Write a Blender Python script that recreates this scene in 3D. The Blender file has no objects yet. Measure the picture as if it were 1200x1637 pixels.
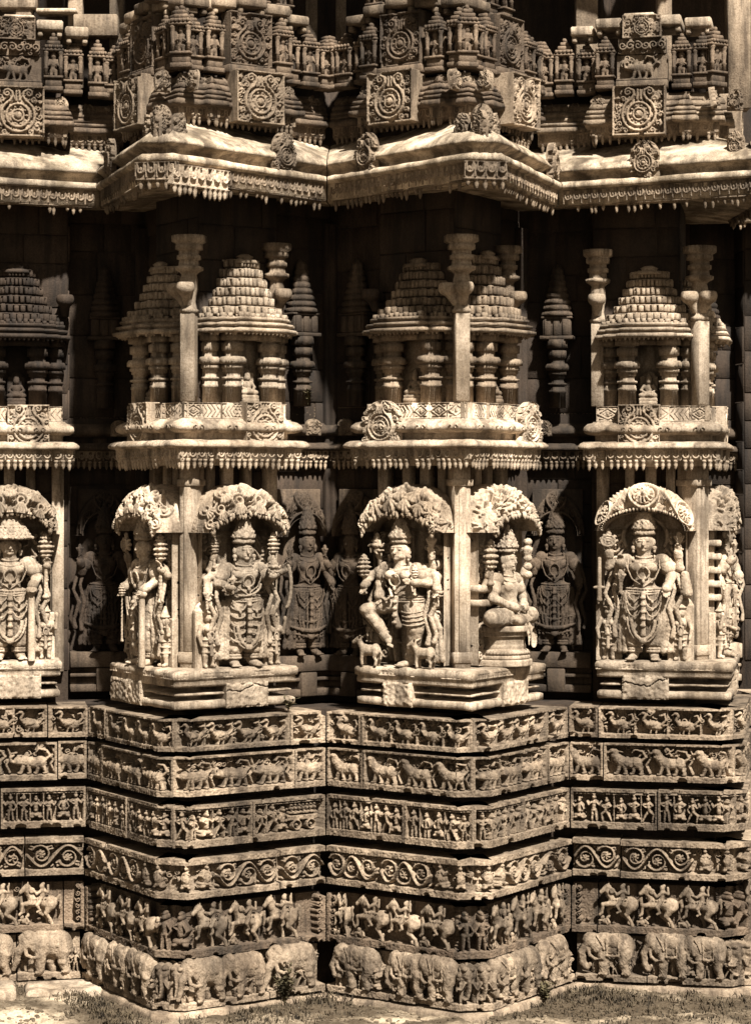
import bpy, math, random
import numpy as np
from mathutils import Matrix, Vector
random.seed(7); rng = np.random.default_rng(7)
PI = math.pi
SC = bpy.context.scene
COL = SC.collection

# ------------------------------------------------------------------ mesh builder
class MB:
    def __init__(s): s.v=[]; s.q=[]; s.t=[]; s.n=0
    def add(s, V, Q=None, T=None, M=None):
        V=np.asarray(V,dtype=np.float64).reshape(-1,3)
        if M is not None: V=V@M[:3,:3].T+M[:3,3]
        s.v.append(V)
        if Q is not None and len(Q): s.q.append(np.asarray(Q,dtype=np.int64).reshape(-1,4)+s.n)
        if T is not None and len(T): s.t.append(np.asarray(T,dtype=np.int64).reshape(-1,3)+s.n)
        s.n+=len(V); return s
    def build(s, name, mat, parent=None, smooth=False):
        if not s.n: return None
        V=np.concatenate(s.v); Q=np.concatenate(s.q) if s.q else np.zeros((0,4),int); T=np.concatenate(s.t) if s.t else np.zeros((0,3),int)
        return mesh_obj(name,V,Q,T,mat,parent,smooth)

def mesh_data(name,V,Q,T,mat,smooth):
    me=bpy.data.meshes.new(name)
    nq,nt=len(Q),len(T)
    me.vertices.add(len(V)); me.vertices.foreach_set('co',np.ascontiguousarray(V,dtype=np.float32).ravel())
    loops=np.concatenate([np.asarray(Q).ravel(),np.asarray(T).ravel()]).astype(np.int32)
    me.loops.add(len(loops)); me.loops.foreach_set('vertex_index',loops)
    me.polygons.add(nq+nt)
    st=np.concatenate([np.arange(nq)*4,nq*4+np.arange(nt)*3]).astype(np.int32)
    me.polygons.foreach_set('loop_start',st)
    if smooth: me.polygons.foreach_set('use_smooth',np.ones(nq+nt,dtype=bool))
    me.update(calc_edges=True)
    if mat is not None: me.materials.append(mat)
    return me

def mesh_obj(name,V,Q,T,mat,parent=None,smooth=False):
    o=bpy.data.objects.new(name,mesh_data(name,V,Q,T,mat,smooth)); COL.objects.link(o)
    if parent is not None: o.parent=parent
    return o

def empty(name,M=None):
    o=bpy.data.objects.new(name,None); COL.objects.link(o); o.empty_display_size=.1
    if M is not None: o.matrix_world=Matrix(M.tolist())
    return o
def tag(o,label=None,cat=None,group=None,kind=None):
    if label: o['label']=label
    if cat: o['category']=cat
    if group: o['group']=group
    if kind: o['kind']=kind
    return o
def dup(root,M,label=None):
    r=root.copy(); COL.objects.link(r); r.matrix_world=Matrix(M.tolist())
    if label: r['label']=label
    for ch in list(root.children):
        c=ch.copy(); COL.objects.link(c); c.parent=r
        for g in ch.children:
            d=g.copy(); COL.objects.link(d); d.parent=c
    return r

def T4(x=0,y=0,z=0):
    M=np.eye(4); M[:3,3]=(x,y,z); return M
def RZ(a):
    M=np.eye(4); c,s=math.cos(a),math.sin(a); M[0,0]=c;M[0,1]=-s;M[1,0]=s;M[1,1]=c; return M
def RX(a):
    M=np.eye(4); c,s=math.cos(a),math.sin(a); M[1,1]=c;M[1,2]=-s;M[2,1]=s;M[2,2]=c; return M
def RY(a):
    M=np.eye(4); c,s=math.cos(a),math.sin(a); M[0,0]=c;M[0,2]=s;M[2,0]=-s;M[2,2]=c; return M

# ------------------------------------------------------------------ primitives (V,Q,T)
def grid_q(n,m,closed=False):
    i=np.arange(n-1)[:,None]; j=np.arange(m if closed else m-1)[None,:]
    a=i*m+j; b=i*m+(j+1)%m; c=(i+1)*m+(j+1)%m; d=(i+1)*m+j
    return np.stack([a,b,c,d],-1).reshape(-1,4)
BOXQ=[[0,3,2,1],[4,5,6,7],[0,1,5,4],[1,2,6,5],[2,3,7,6],[3,0,4,7]]
def box(x0,y0,z0,x1,y1,z1,bev=0.0,jit=0.0):
    V=np.array([[x0,y0,z0],[x1,y0,z0],[x1,y1,z0],[x0,y1,z0],[x0,y0,z1],[x1,y0,z1],[x1,y1,z1],[x0,y1,z1]],float)
    if bev<=0: return V,BOXQ
    # chamfered box
    c=np.array([(x0+x1)/2,(y0+y1)/2,(z0+z1)/2]); h=np.array([(x1-x0)/2,(y1-y0)/2,(z1-z0)/2])
    bev=min(bev,h.min()*.9); VV=[];Q=[];T=[]
    idx={}
    for sx in(-1,1):
        for sy in(-1,1):
            for sz in(-1,1):
                s=np.array([sx,sy,sz])
                for a in range(3):
                    hh=h-bev; hh[a]=h[a]; idx[(sx,sy,sz,a)]=len(VV); VV.append(c+s*hh)
    for a in range(3):
        b,d=(a+1)%3,(a+2)%3
        for s in(-1,1):
            def k(u,v):
                t=[0,0,0]; t[a]=s;t[b]=u;t[d]=v; return idx[(t[0],t[1],t[2],a)]
            q=[k(-1,-1),k(1,-1),k(1,1),k(-1,1)]
            Q.append(q if s>0 else q[::-1])
    for a in range(3):   # edges along axis a
        b,d=(a+1)%3,(a+2)%3
        for u in(-1,1):
            for v in(-1,1):
                def k(w,f):
                    t=[0,0,0]; t[a]=w;t[b]=u;t[d]=v; return idx[(t[0],t[1],t[2],f)]
                q=[k(-1,b),k(1,b),k(1,d),k(-1,d)]
                Q.append(q if u*v<0 else q[::-1])
    for sx in(-1,1):
        for sy in(-1,1):
            for sz in(-1,1):
                t=[idx[(sx,sy,sz,a)] for a in range(3)]
                T.append(t if sx*sy*sz>0 else t[::-1])
    return np.array(VV),Q,T
def lathe(prof,n=16,sq=2.0,half=False,sx=1,sy=1,rot=0):
    """prof: (r,z) list; sq: superellipse exponent or list per ring (2 round, 8 square)."""
    P=[]
    for i,(r,z) in enumerate(prof):
        e=sq[i] if isinstance(sq,(list,tuple)) else sq
        a=np.arange(n)/n*2*PI+rot
        c,s=np.cos(a),np.sin(a)
        k=(np.abs(c)**e+np.abs(s)**e)**(-1/e)
        P.append(np.stack([c*k*r*sx,s*k*r*sy,np.full(n,z)],-1))
    V=np.concatenate(P); Q=grid_q(len(prof),n,True)
    m=len(V); V=np.vstack([V,[0,0,prof[0][1]],[0,0,prof[-1][1]]])
    T=[[m,(j+1)%n,j] for j in range(n)]+[[m+1,m-n+j,m-n+(j+1)%n] for j in range(n)]
    return V,Q,T
NOTCH=[(1,-.5),(1,.5),(.84,.5),(.84,.72),(.72,.72),(.72,.84),(.5,.84),(.5,1)]
NOTCH=[(x,y) for x,y in NOTCH[1:]]
def notched():
    P=[]
    for q in range(4):
        c,s_=[(1,0),(0,1),(-1,0),(0,-1)][q]
        for x,y in [(1,.5),(.84,.5),(.84,.72),(.72,.72),(.72,.84),(.5,.84),(.5,1)]+[(-.5,1)][:0]: P.append((x*c-y*s_,x*s_+y*c))
    return np.array(P)
def loft(prof,poly=None,jit=0.0):
    """stepped square section carried up a profile of (half width, height)"""
    P=notched() if poly is None else np.asarray(poly); n=len(P); V=[]
    for r,z in prof: V.append(np.column_stack([P*r*(1+rng.normal(0,jit)),np.full(n,z)]))
    V=np.concatenate(V); Q=grid_q(len(prof),n,True); m=len(V); V=np.vstack([V,[0,0,prof[0][1]],[0,0,prof[-1][1]]])
    return V,Q,[[m,(j+1)%n,j] for j in range(n)]+[[m+1,m-n+j,m-n+(j+1)%n] for j in range(n)]
def tube(pts,rad,n=8,flat=1.0):
    pts=np.asarray(pts,float); k=len(pts); rad=np.broadcast_to(rad,(k,))
    tan=np.gradient(pts,axis=0); tan/=np.linalg.norm(tan,axis=1)[:,None]+1e-9
    up=np.array([0,1.,0]); 
    V=[]
    for i in range(k):
        t=tan[i]; u=up if abs(t@up)<.9 else np.array([1.,0,0])
        a=np.cross(t,u); a/=np.linalg.norm(a); b=np.cross(t,a)
        an=np.arange(n)/n*2*PI
        V.append(pts[i]+rad[i]*(np.cos(an)[:,None]*a+flat*np.sin(an)[:,None]*b))
    V=np.concatenate(V); Q=grid_q(k,n,True); m=len(V)
    V=np.vstack([V,pts[0],pts[-1]])
    T=[[m,(j+1)%n,j] for j in range(n)]+[[m+1,m-n+j,m-n+(j+1)%n] for j in range(n)]
    return V,Q,T
def ball(c,r,n=10,m=7):
    r=np.broadcast_to(r,(3,))
    a=np.arange(n)/n*2*PI; b=np.linspace(-PI/2,PI/2,m)
    V=np.stack([np.cos(b)[:,None]*np.cos(a),np.cos(b)[:,None]*np.sin(a),np.sin(b)[:,None]*np.ones(n)],-1).reshape(-1,3)*r+np.asarray(c)
    return V,grid_q(m,n,True)
def sweep(path,prof,closed_ends=True):
    """path (n,2) walked left to right seen from outside; prof list of (outward,z)."""
    path=np.asarray(path,float); n=len(path)
    d=np.diff(path,axis=0); d/=np.linalg.norm(d,axis=1)[:,None]
    nn=np.stack([d[:,1],-d[:,0]],-1)
    mit=np.zeros((n,2)); mit[0]=nn[0]; mit[-1]=nn[-1]
    for i in range(1,n-1):
        mit[i]=(nn[i-1]+nn[i])/max(.25,1+nn[i-1]@nn[i])
    prof=np.asarray(prof,float); m=len(prof)
    V=np.zeros((n,m,3))
    V[:,:,:2]=path[:,None,:]+mit[:,None,:]*prof[None,:,0,None]
    V[:,:,2]=prof[None,:,1]
    Q=grid_q(n,m); T=[]
    V=V.reshape(-1,3)
    return V,Q,T
def sweep_worn(path,prof,step=.1,amp=.002):
    """mitred sweep whose straight runs are cut up afterwards and roughened a little"""
    V,_,_=sweep(path,prof); m=len(prof); V=V.reshape(-1,m,3); R=[V[0]]
    for i in range(len(path)-1):
        k=max(1,int(round(math.dist(path[i],path[i+1])/step)))
        for j in range(1,k+1): R.append(V[i]+(V[i+1]-V[i])*j/k)
    R=np.array(R); n=len(R)
    R[1:-1,:,:2]+=rng.normal(0,amp,(n-2,1,2)); R[1:-1,:,2]+=rng.normal(0,amp*.5,(n-2,m))
    return R.reshape(-1,3),grid_q(n,m)
def resample(path,step):
    out=[path[0]]
    for a,b in zip(path[:-1],path[1:]):
        L=math.dist(a,b); k=max(1,int(round(L/step)))
        for i in range(1,k+1): out.append((a[0]+(b[0]-a[0])*i/k,a[1]+(b[1]-a[1])*i/k))
    return out
def segs(path,minlen=0.0):
    """frames of every straight run: (matrix with X along, Y inward, length)"""
    r=[]
    for a,b in zip(path[:-1],path[1:]):
        L=math.dist(a,b)
        if L<minlen: continue
        dx,dy=(b[0]-a[0])/L,(b[1]-a[1])/L
        M=np.eye(4); M[:2,0]=(dx,dy); M[:2,1]=(-dy,dx); M[:2,3]=a
        r.append((M,L))
    return r

# ------------------------------------------------------------------ carved relief height field
class HF:
    def __init__(s,w,h,base=-.045,r=.0042):
        nx=max(3,int(round(w/r))+1); ny=max(3,int(round(h/r))+1)
        s.w,s.h,s.base=w,h,base
        s.x=np.linspace(0,w,nx); s.y=np.linspace(0,h,ny)
        s.H=np.full((nx,ny),base); s.I=np.zeros((nx,ny),np.int32); s.names={}; s.nid=0; s.st=.42
    def new(s,name): s.nid+=1; s.names[s.nid]=name; return s.nid
    def _sl(s,x0,x1,y0,y1):
        i0=np.searchsorted(s.x,x0); i1=np.searchsorted(s.x,x1); j0=np.searchsorted(s.y,y0); j1=np.searchsorted(s.y,y1)
        if i1<=i0 or j1<=j0: return None
        return slice(i0,i1),slice(j0,j1)
    def put(s,sl,h,i):
        H=s.H[sl]; m=h>H; H[m]=h[m]; s.I[sl][m]=i
    def cap(s,x0,y0,x1,y1,r0,r1,top=1.0,i=0,p=.45):
        R=max(r0,r1); sl=s._sl(min(x0,x1)-R,max(x0,x1)+R,min(y0,y1)-R,max(y0,y1)+R)
        if sl is None: return
        X=s.x[sl[0]][:,None]; Y=s.y[sl[1]][None,:]
        dx,dy=x1-x0,y1-y0; L2=dx*dx+dy*dy+1e-12
        t=np.clip(((X-x0)*dx+(Y-y0)*dy)/L2,0,1)
        d2=(X-x0-t*dx)**2+(Y-y0-t*dy)**2; rr=(r0+(r1-r0)*t)**2
        k=np.clip(1-d2/rr,0,None)
        h=np.where(k>0,s.base*(1-top*(s.st+(1-s.st)*k**p)),-9.)
        s.put(sl,h,i)
    def ell(s,cx,cy,rx,ry,a=0,top=1.0,i=0,p=.5):
        R=max(rx,ry); sl=s._sl(cx-R,cx+R,cy-R,cy+R)
        if sl is None: return
        X=s.x[sl[0]][:,None]-cx; Y=s.y[sl[1]][None,:]-cy
        c,n=math.cos(a),math.sin(a)
        k=1-((X*c+Y*n)/rx)**2-((-X*n+Y*c)/ry)**2
        h=np.where(k>0,s.base*(1-top*(s.st+(1-s.st)*np.clip(k,0,None)**p)),-9.)
        s.put(sl,h,i)
    def ring(s,cx,cy,R,w,top=1.0,i=0,a0=0,a1=2*PI):
        n=max(6,int((a1-a0)*R/.012)); an=np.linspace(a0,a1,n)
        s.poly(np.stack([cx+R*np.cos(an),cy+R*np.sin(an)],-1),w,top,i)
    def poly(s,pts,r,top=1.0,i=0):
        k=len(pts); r=np.broadcast_to(r,(k,))
        for a in range(k-1): s.cap(pts[a][0],pts[a][1],pts[a+1][0],pts[a+1][1],r[a],r[a+1],top,i)
    def spiral(s,cx,cy,R,turns=1.4,a0=0,dr=1,r=.006,top=.85,i=0,r1=None):
        n=int(10*turns)+4; t=np.linspace(0,1,n); an=a0+dr*turns*2*PI*t; rr=R*(1-.82*t)
        s.poly(np.stack([cx+rr*np.cos(an),cy+rr*np.sin(an)],-1),np.linspace(r,r1 or r*.8,n),top,i)
    def rect(s,x0,y0,x1,y1,h=0.0,i=0):
        sl=s._sl(x0,x1+1e-6,y0,y1+1e-6)
        if sl is None: return
        s.put(sl,np.full(s.H[sl].shape,h),i)
    def cut(s,x0,y0,x1,y1,r,h):
        sl=s._sl(min(x0,x1)-r,max(x0,x1)+r,min(y0,y1)-r,max(y0,y1)+r)
        if sl is None: return
        X=s.x[sl[0]][:,None]; Y=s.y[sl[1]][None,:]
        dx,dy=x1-x0,y1-y0; L2=dx*dx+dy*dy+1e-12
        t=np.clip(((X-x0)*dx+(Y-y0)*dy)/L2,0,1)
        d2=(X-x0-t*dx)**2+(Y-y0-t*dy)**2
        H=s.H[sl]; m=(d2<r*r)&(H>h); H[m]=h
    def stretch(s,k): s.x=s.x*k; s.w*=k
    def wear(s,amp=.0012,chips=0):
        n=rng.normal(0,1,s.H.shape)
        n=(n+np.roll(n,1,0)+np.roll(n,1,1)+np.roll(n,-1,0)+np.roll(n,-1,1))/2.2
        s.H+=n*amp
        for _ in range(chips):
            cx,cy=rng.uniform(0,s.w),rng.choice([0,s.h]); r=rng.uniform(.008,.03)
            s.cut(cx,cy,cx+rng.uniform(-.02,.02),cy,r,s.base*rng.uniform(.3,.9))
    def out(s,name,mat,parent,M=None,fn=None,skirt=.1,smooth=False,back=0):
        """M maps (u,-h... ) : local x=u, y=-height, z=v"""
        nx,ny=s.H.shape
        U,Vv=np.meshgrid(s.x,s.y,indexing='ij')
        if fn is None: P=np.stack([U,-s.H,Vv],-1)
        else: P=fn(U,Vv,s.H)
        P=P.reshape(-1,3)
        if M is not None: P=P@M[:3,:3].T+M[:3,3]
        Q=np.stack([(np.arange(nx-1)[:,None]*ny+np.arange(ny-1)[None,:]),
                    ((np.arange(nx-1)[:,None]+1)*ny+np.arange(ny-1)[None,:]),
                    ((np.arange(nx-1)[:,None]+1)*ny+np.arange(ny-1)[None,:]+1),
                    (np.arange(nx-1)[:,None]*ny+np.arange(ny-1)[None,:]+1)],-1).reshape(-1,4)
        Hf=s.H.ravel(); If=s.I.ravel()
        qi=If[Q[np.arange(len(Q)),np.argmax(Hf[Q],1)]]
        main=None
        m=MB(); q0=Q[qi==0]; u,inv=np.unique(q0,return_inverse=True)
        m.add(P[u],inv.reshape(-1,4))
        if skirt or back:
            b=np.concatenate([np.arange(ny-1)*1, (np.arange(nx-1)*ny+ny-1), ((nx-1)*ny+np.arange(ny-1,0,-1)), (np.arange(nx-1,0,-1)*ny)])
            Pb=P[b]
            if back:
                bi,bj=b//ny,b%ny
                loc=np.array(fn(s.x[bi],s.y[bj],np.full(len(b),-back))); M0,M=M,None
            elif M is not None: loc=(Pb-M[:3,3])@M[:3,:3]
            else: loc=np.array(Pb)
            if not back: loc[:,1]=skirt
            bk=loc if M is None else loc@M[:3,:3].T+M[:3,3]
            n=len(b); i=np.arange(n); j=(i+1)%n
            m.add(np.vstack([Pb,bk]),np.stack([i,j,j+n,i+n],-1))
        main=m.build(name,mat,parent,smooth)
        for k in range(1,s.nid+1):
            qk=Q[qi==k]
            if len(qk)<6: continue
            u,inv=np.unique(qk,return_inverse=True)
            mesh_obj(s.names[k],P[u],inv.reshape(-1,4),np.zeros((0,3),int),mat,main,smooth)
        return main

# ------------------------------------------------------------------ signed distance carving
class SDF:
    def __init__(s,lo,hi,h=.005):
        s.h=h; s.lo=np.array(lo,float)
        n=[int((b-a)/h)+2 for a,b in zip(lo,hi)]
        s.ax=[np.float32(lo[i])+np.arange(n[i],dtype=np.float32)*np.float32(h) for i in range(3)]
        s.D=np.full(n,.03,np.float32)
    def _do(s,lo,hi,fn,k,sub=False):
        m=k+s.h*2.5; sl=[]
        for a in range(3):
            i0=max(0,int((lo[a]-m-s.lo[a])/s.h)); i1=min(len(s.ax[a]),int((hi[a]+m-s.lo[a])/s.h)+2)
            if i1<=i0: return s
            sl.append(slice(i0,i1))
        sl=tuple(sl)
        X=s.ax[0][sl[0]][:,None,None]; Y=s.ax[1][sl[1]][None,:,None]; Z=s.ax[2][sl[2]][None,None,:]
        d=fn(X,Y,Z); c=s.D[sl]
        if sub: s.D[sl]=np.maximum(c,-d)
        elif k<=0: s.D[sl]=np.minimum(c,d)
        else:
            h=np.clip(.5+.5*(c-d)/k,0,1); s.D[sl]=c*(1-h)+d*h-k*h*(1-h)
        return s
    def ball(s,c,r,k=.012,sub=False,rx=0):
        r=np.broadcast_to(np.asarray(r,float),(3,)); R=max(r) if rx else None
        cs,sn=math.cos(rx),math.sin(rx)
        def fn(X,Y,Z):
            x,y,z=X-c[0],Y-c[1],Z-c[2]
            if rx: x,z=x*cs+z*sn,-x*sn+z*cs
            k0=np.sqrt((x/r[0])**2+(y/r[1])**2+(z/r[2])**2)+1e-6
            k1=np.sqrt((x/r[0]**2)**2+(y/r[1]**2)**2+(z/r[2]**2)**2)+1e-6
            return k0*(k0-1)/k1
        e=np.full(3,R) if rx else r
        return s._do(np.array(c)-e,np.array(c)+e,fn,k,sub)
    def cone(s,a,b,r0,r1=None,k=.01,sub=False):
        r1=r0 if r1 is None else r1
        a=np.array(a,float); b=np.array(b,float); d=b-a; L2=d@d+1e-12; R=max(r0,r1)
        def fn(X,Y,Z):
            t=np.clip(((X-a[0])*d[0]+(Y-a[1])*d[1]+(Z-a[2])*d[2])/L2,0,1)
            return np.sqrt((X-a[0]-t*d[0])**2+(Y-a[1]-t*d[1])**2+(Z-a[2]-t*d[2])**2)-(r0+(r1-r0)*t)
        return s._do(np.minimum(a,b)-R,np.maximum(a,b)+R,fn,k,sub)
    def tube(s,pts,r,k=.004):
        r=np.broadcast_to(r,(len(pts),))
        for i in range(len(pts)-1): s.cone(pts[i],pts[i+1],r[i],r[i+1],k)
        return s
    def loop(s,c,rx,ry,r,tilt=0,k=.004):
        """elliptic ring in the x-y plane about c, tilted about x"""
        cs,sn=math.cos(tilt),math.sin(tilt)
        def fn(X,Y,Z):
            x=X-c[0]; y=(Y-c[1])*cs+(Z-c[2])*sn; z=-(Y-c[1])*sn+(Z-c[2])*cs
            q=(np.sqrt((x/rx)**2+(y/ry)**2)-1)*min(rx,ry)
            return np.sqrt(q*q+z*z)-r
        e=np.array([rx+r,ry+r,ry*abs(sn)+r])
        return s._do(np.array(c)-e,np.array(c)+e,fn,k)
    def disc(s,c,R,hh,k=.004,axis=1,rnd=.004):
        """round plate, axis 1=y 2=z"""
        def fn(X,Y,Z):
            if axis==1: q=np.sqrt((X-c[0])**2+(Z-c[2])**2)-R+rnd; w=np.abs(Y-c[1])-hh+rnd
            else: q=np.sqrt((X-c[0])**2+(Y-c[1])**2)-R+rnd; w=np.abs(Z-c[2])-hh+rnd
            return np.minimum(np.maximum(q,w),0)+np.sqrt(np.maximum(q,0)**2+np.maximum(w,0)**2)-rnd
        e=np.array([R,hh,R]) if axis==1 else np.array([R,R,hh])
        return s._do(np.array(c)-e,np.array(c)+e,fn,k)
    def box(s,c,hf,rnd=.004,k=.004,sub=False):
        def fn(X,Y,Z):
            q=[np.abs(v-c[i])-hf[i]+rnd for i,v in enumerate((X,Y,Z))]
            return np.minimum(np.maximum(np.maximum(q[0],q[1]),q[2]),0)+np.sqrt(sum(np.maximum(v,0)**2 for v in q))-rnd
        return s._do(np.array(c)-np.array(hf),np.array(c)+np.array(hf),fn,k,sub)
    def mesh(s):
        D=s.D; inn=D<0
        if not inn.any(): return None
        n=np.array(D.shape)
        cnt=np.zeros(n-1,np.int8)
        def cn(A,o): return A[o[0]:n[0]-1+o[0],o[1]:n[1]-1+o[1],o[2]:n[2]-1+o[2]]
        for o in np.ndindex(2,2,2): cnt+=cn(inn,o)
        mask=(cnt>0)&(cnt<8); idx=np.full(mask.shape,-1,np.int64); pos=np.argwhere(mask); idx[mask]=np.arange(len(pos))
        acc=np.zeros((len(pos),3)); num=np.zeros(len(pos))
        i,j,k=pos.T
        for a in range(3):
            for o in np.ndindex(2,2):
                o0=[0,0,0]; b=[x for x in range(3) if x!=a]; o0[b[0]],o0[b[1]]=o; o1=list(o0); o1[a]=1
                d0=D[i+o0[0],j+o0[1],k+o0[2]]; d1=D[i+o1[0],j+o1[1],k+o1[2]]
                m=(d0<0)!=(d1<0); t=np.where(m,d0/(d0-d1+1e-12),0)
                for c in range(3): acc[:,c]+=np.where(m,o0[c]+(t if c==a else 0),0)
                num+=m
        V=(pos+acc/num[:,None])*s.h+s.lo
        Q=[]
        for a in range(3):
            b,c=(a+1)%3,(a+2)%3
            s0=[slice(None)]*3; s1=[slice(None)]*3; s0[a]=slice(0,-1); s1[a]=slice(1,None)
            e0=inn[tuple(s0)]; e1=inn[tuple(s1)]; ch=np.argwhere(e0!=e1)
            if not len(ch): continue
            ok=(ch[:,b]>0)&(ch[:,c]>0)&(ch[:,b]<n[b]-1)&(ch[:,c]<n[c]-1); ch=ch[ok]
            fl=e0[tuple(ch.T)]
            q=[]
            for db,dc in((-1,-1),(0,-1),(0,0),(-1,0)):
                p=ch.copy(); p[:,b]+=db; p[:,c]+=dc; q.append(idx[tuple(p.T)])
            q=np.stack(q,-1); q[~fl]=q[~fl][:,::-1]; Q.append(q)
        return V,np.concatenate(Q)
    def erode(s,a=.003,n=6):
        N=rng.normal(0,1,tuple((np.array(s.D.shape)+n-1)//n+1)).astype(np.float32)
        for ax in range(3): N=np.repeat(N,n,ax)
        N=N[:s.D.shape[0],:s.D.shape[1],:s.D.shape[2]]
        for _ in range(2):
            for ax in range(3): N=(np.roll(N,n//3,ax)+N+np.roll(N,-(n//3),ax))/3
        s.D+=np.float32(a)*N/N.std(); return s
    def ornament(s,a=.0018,w=.022):
        k=2*PI/w; f=lambda v:np.sin(v*k).astype(np.float32)
        s.D+=np.float32(a)*f(s.ax[0])[:,None,None]*f(s.ax[2]*.9)[None,None,:]*f(s.ax[1]*.8+.3)[None,:,None]; return s
    def build(s,name,mat,parent,M=None,smooth=True):
        r=s.mesh()
        if r is None: return None
        V,Q=r
        if M is not None: V=V@M[:3,:3].T+M[:3,3]
        return mesh_obj(name,V,Q,np.zeros((0,3),int),mat,parent,smooth)

# ------------------------------------------------------------------ stone materials
def stone(name,c0,c1,c2,rough=.85,bump=.35,scale=9.,streak=.5,contrast=1.0,vary=.35):
    m=bpy.data.materials.new(name); m.use_nodes=True; nt=m.node_tree; N=nt.nodes; L=nt.links
    bs=N['Principled BSDF']; bs.inputs['Roughness'].default_value=rough
    bs.inputs['Specular IOR Level'].default_value=.25
    g=N.new('ShaderNodeNewGeometry')
    n1=N.new('ShaderNodeTexNoise'); n1.inputs['Scale'].default_value=scale*.35; n1.inputs['Detail'].default_value=8; n1.inputs['Roughness'].default_value=.65
    L.new(g.outputs['Position'],n1.inputs['Vector'])
    r1=N.new('ShaderNodeValToRGB'); r1.color_ramp.elements[0].position=.5-.2/contrast; r1.color_ramp.elements[1].position=.5+.2/contrast
    r1.color_ramp.elements[0].color=(*c0,1); r1.color_ramp.elements[1].color=(*c1,1)
    L.new(n1.outputs['Fac'],r1.inputs['Fac'])
    # fine speckle
    n2=N.new('ShaderNodeTexNoise'); n2.inputs['Scale'].default_value=scale*9; n2.inputs['Detail'].default_value=5; n2.inputs['Roughness'].default_value=.7
    L.new(g.outputs['Position'],n2.inputs['Vector'])
    r2=N.new('ShaderNodeValToRGB'); r2.color_ramp.elements[0].position=.36; r2.color_ramp.elements[1].position=.56
    r2.color_ramp.elements[0].color=(.52,.47,.42,1); r2.color_ramp.elements[1].color=(1,1,1,1)
    L.new(n2.outputs['Fac'],r2.inputs['Fac'])
    mx=N.new('ShaderNodeMix'); mx.data_type='RGBA'; mx.blend_type='MULTIPLY'; mx.inputs[0].default_value=.8
    L.new(r1.outputs['Color'],mx.inputs[6]); L.new(r2.outputs['Color'],mx.inputs[7])
    # rain streaks and lichen patches
    mp=N.new('ShaderNodeMapping'); mp.inputs['Scale'].default_value=(7,7,1.1); L.new(g.outputs['Position'],mp.inputs['Vector'])
    n3=N.new('ShaderNodeTexNoise'); n3.inputs['Scale'].default_value=1.3; n3.inputs['Detail'].default_value=7; n3.inputs['Roughness'].default_value=.7
    L.new(mp.outputs['Vector'],n3.inputs['Vector'])
    r3=N.new('ShaderNodeValToRGB'); r3.color_ramp.elements[0].position=.46; r3.color_ramp.elements[1].position=.62
    r3.color_ramp.elements[0].color=(0,0,0,1); r3.color_ramp.elements[1].color=(streak,streak,streak,1)
    L.new(n3.outputs['Fac'],r3.inputs['Fac'])
    mx2=N.new('ShaderNodeMix'); mx2.data_type='RGBA'; mx2.inputs[7].default_value=(*c2,1)
    L.new(r3.outputs['Color'],mx2.inputs[0]); L.new(mx.outputs[2],mx2.inputs[6])
    oi=N.new('ShaderNodeObjectInfo'); mr=N.new('ShaderNodeMapRange'); mr.inputs[3].default_value=1-vary; mr.inputs[4].default_value=1.0
    L.new(oi.outputs['Random'],mr.inputs[0])
    n5=N.new('ShaderNodeTexNoise'); n5.inputs['Scale'].default_value=1.1; n5.inputs['Detail'].default_value=6; n5.inputs['Roughness'].default_value=.6; L.new(g.outputs['Position'],n5.inputs['Vector'])
    m5=N.new('ShaderNodeMapRange'); m5.inputs[1].default_value=.38; m5.inputs[2].default_value=.6; m5.inputs[3].default_value=.55; m5.inputs[4].default_value=1.08; L.new(n5.outputs['Fac'],m5.inputs[0])
    mm=N.new('ShaderNodeMath'); mm.operation='MULTIPLY'; L.new(mr.outputs[0],mm.inputs[0]); L.new(m5.outputs[0],mm.inputs[1])
    sc_=N.new('ShaderNodeVectorMath'); sc_.operation='SCALE'; L.new(mx2.outputs[2],sc_.inputs[0]); L.new(mm.outputs[0],sc_.inputs[3])
    L.new(sc_.outputs[0],bs.inputs['Base Color'])
    n4=N.new('ShaderNodeTexNoise'); n4.inputs['Scale'].default_value=scale*14; n4.inputs['Detail'].default_value=4
    L.new(g.outputs['Position'],n4.inputs['Vector'])
    ad=N.new('ShaderNodeMath'); ad.operation='ADD'; L.new(n4.outputs['Fac'],ad.inputs[0]); L.new(n2.outputs['Fac'],ad.inputs[1])
    b=N.new('ShaderNodeBump'); b.inputs['Strength'].default_value=bump; b.inputs['Distance'].default_value=.006
    L.new(ad.outputs[0],b.inputs['Height']); L.new(b.outputs['Normal'],bs.inputs['Normal'])
    return m
SUN_E,SUN_A,SKY_E,EXPO=5.0,2.0,.05,1.72
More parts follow.
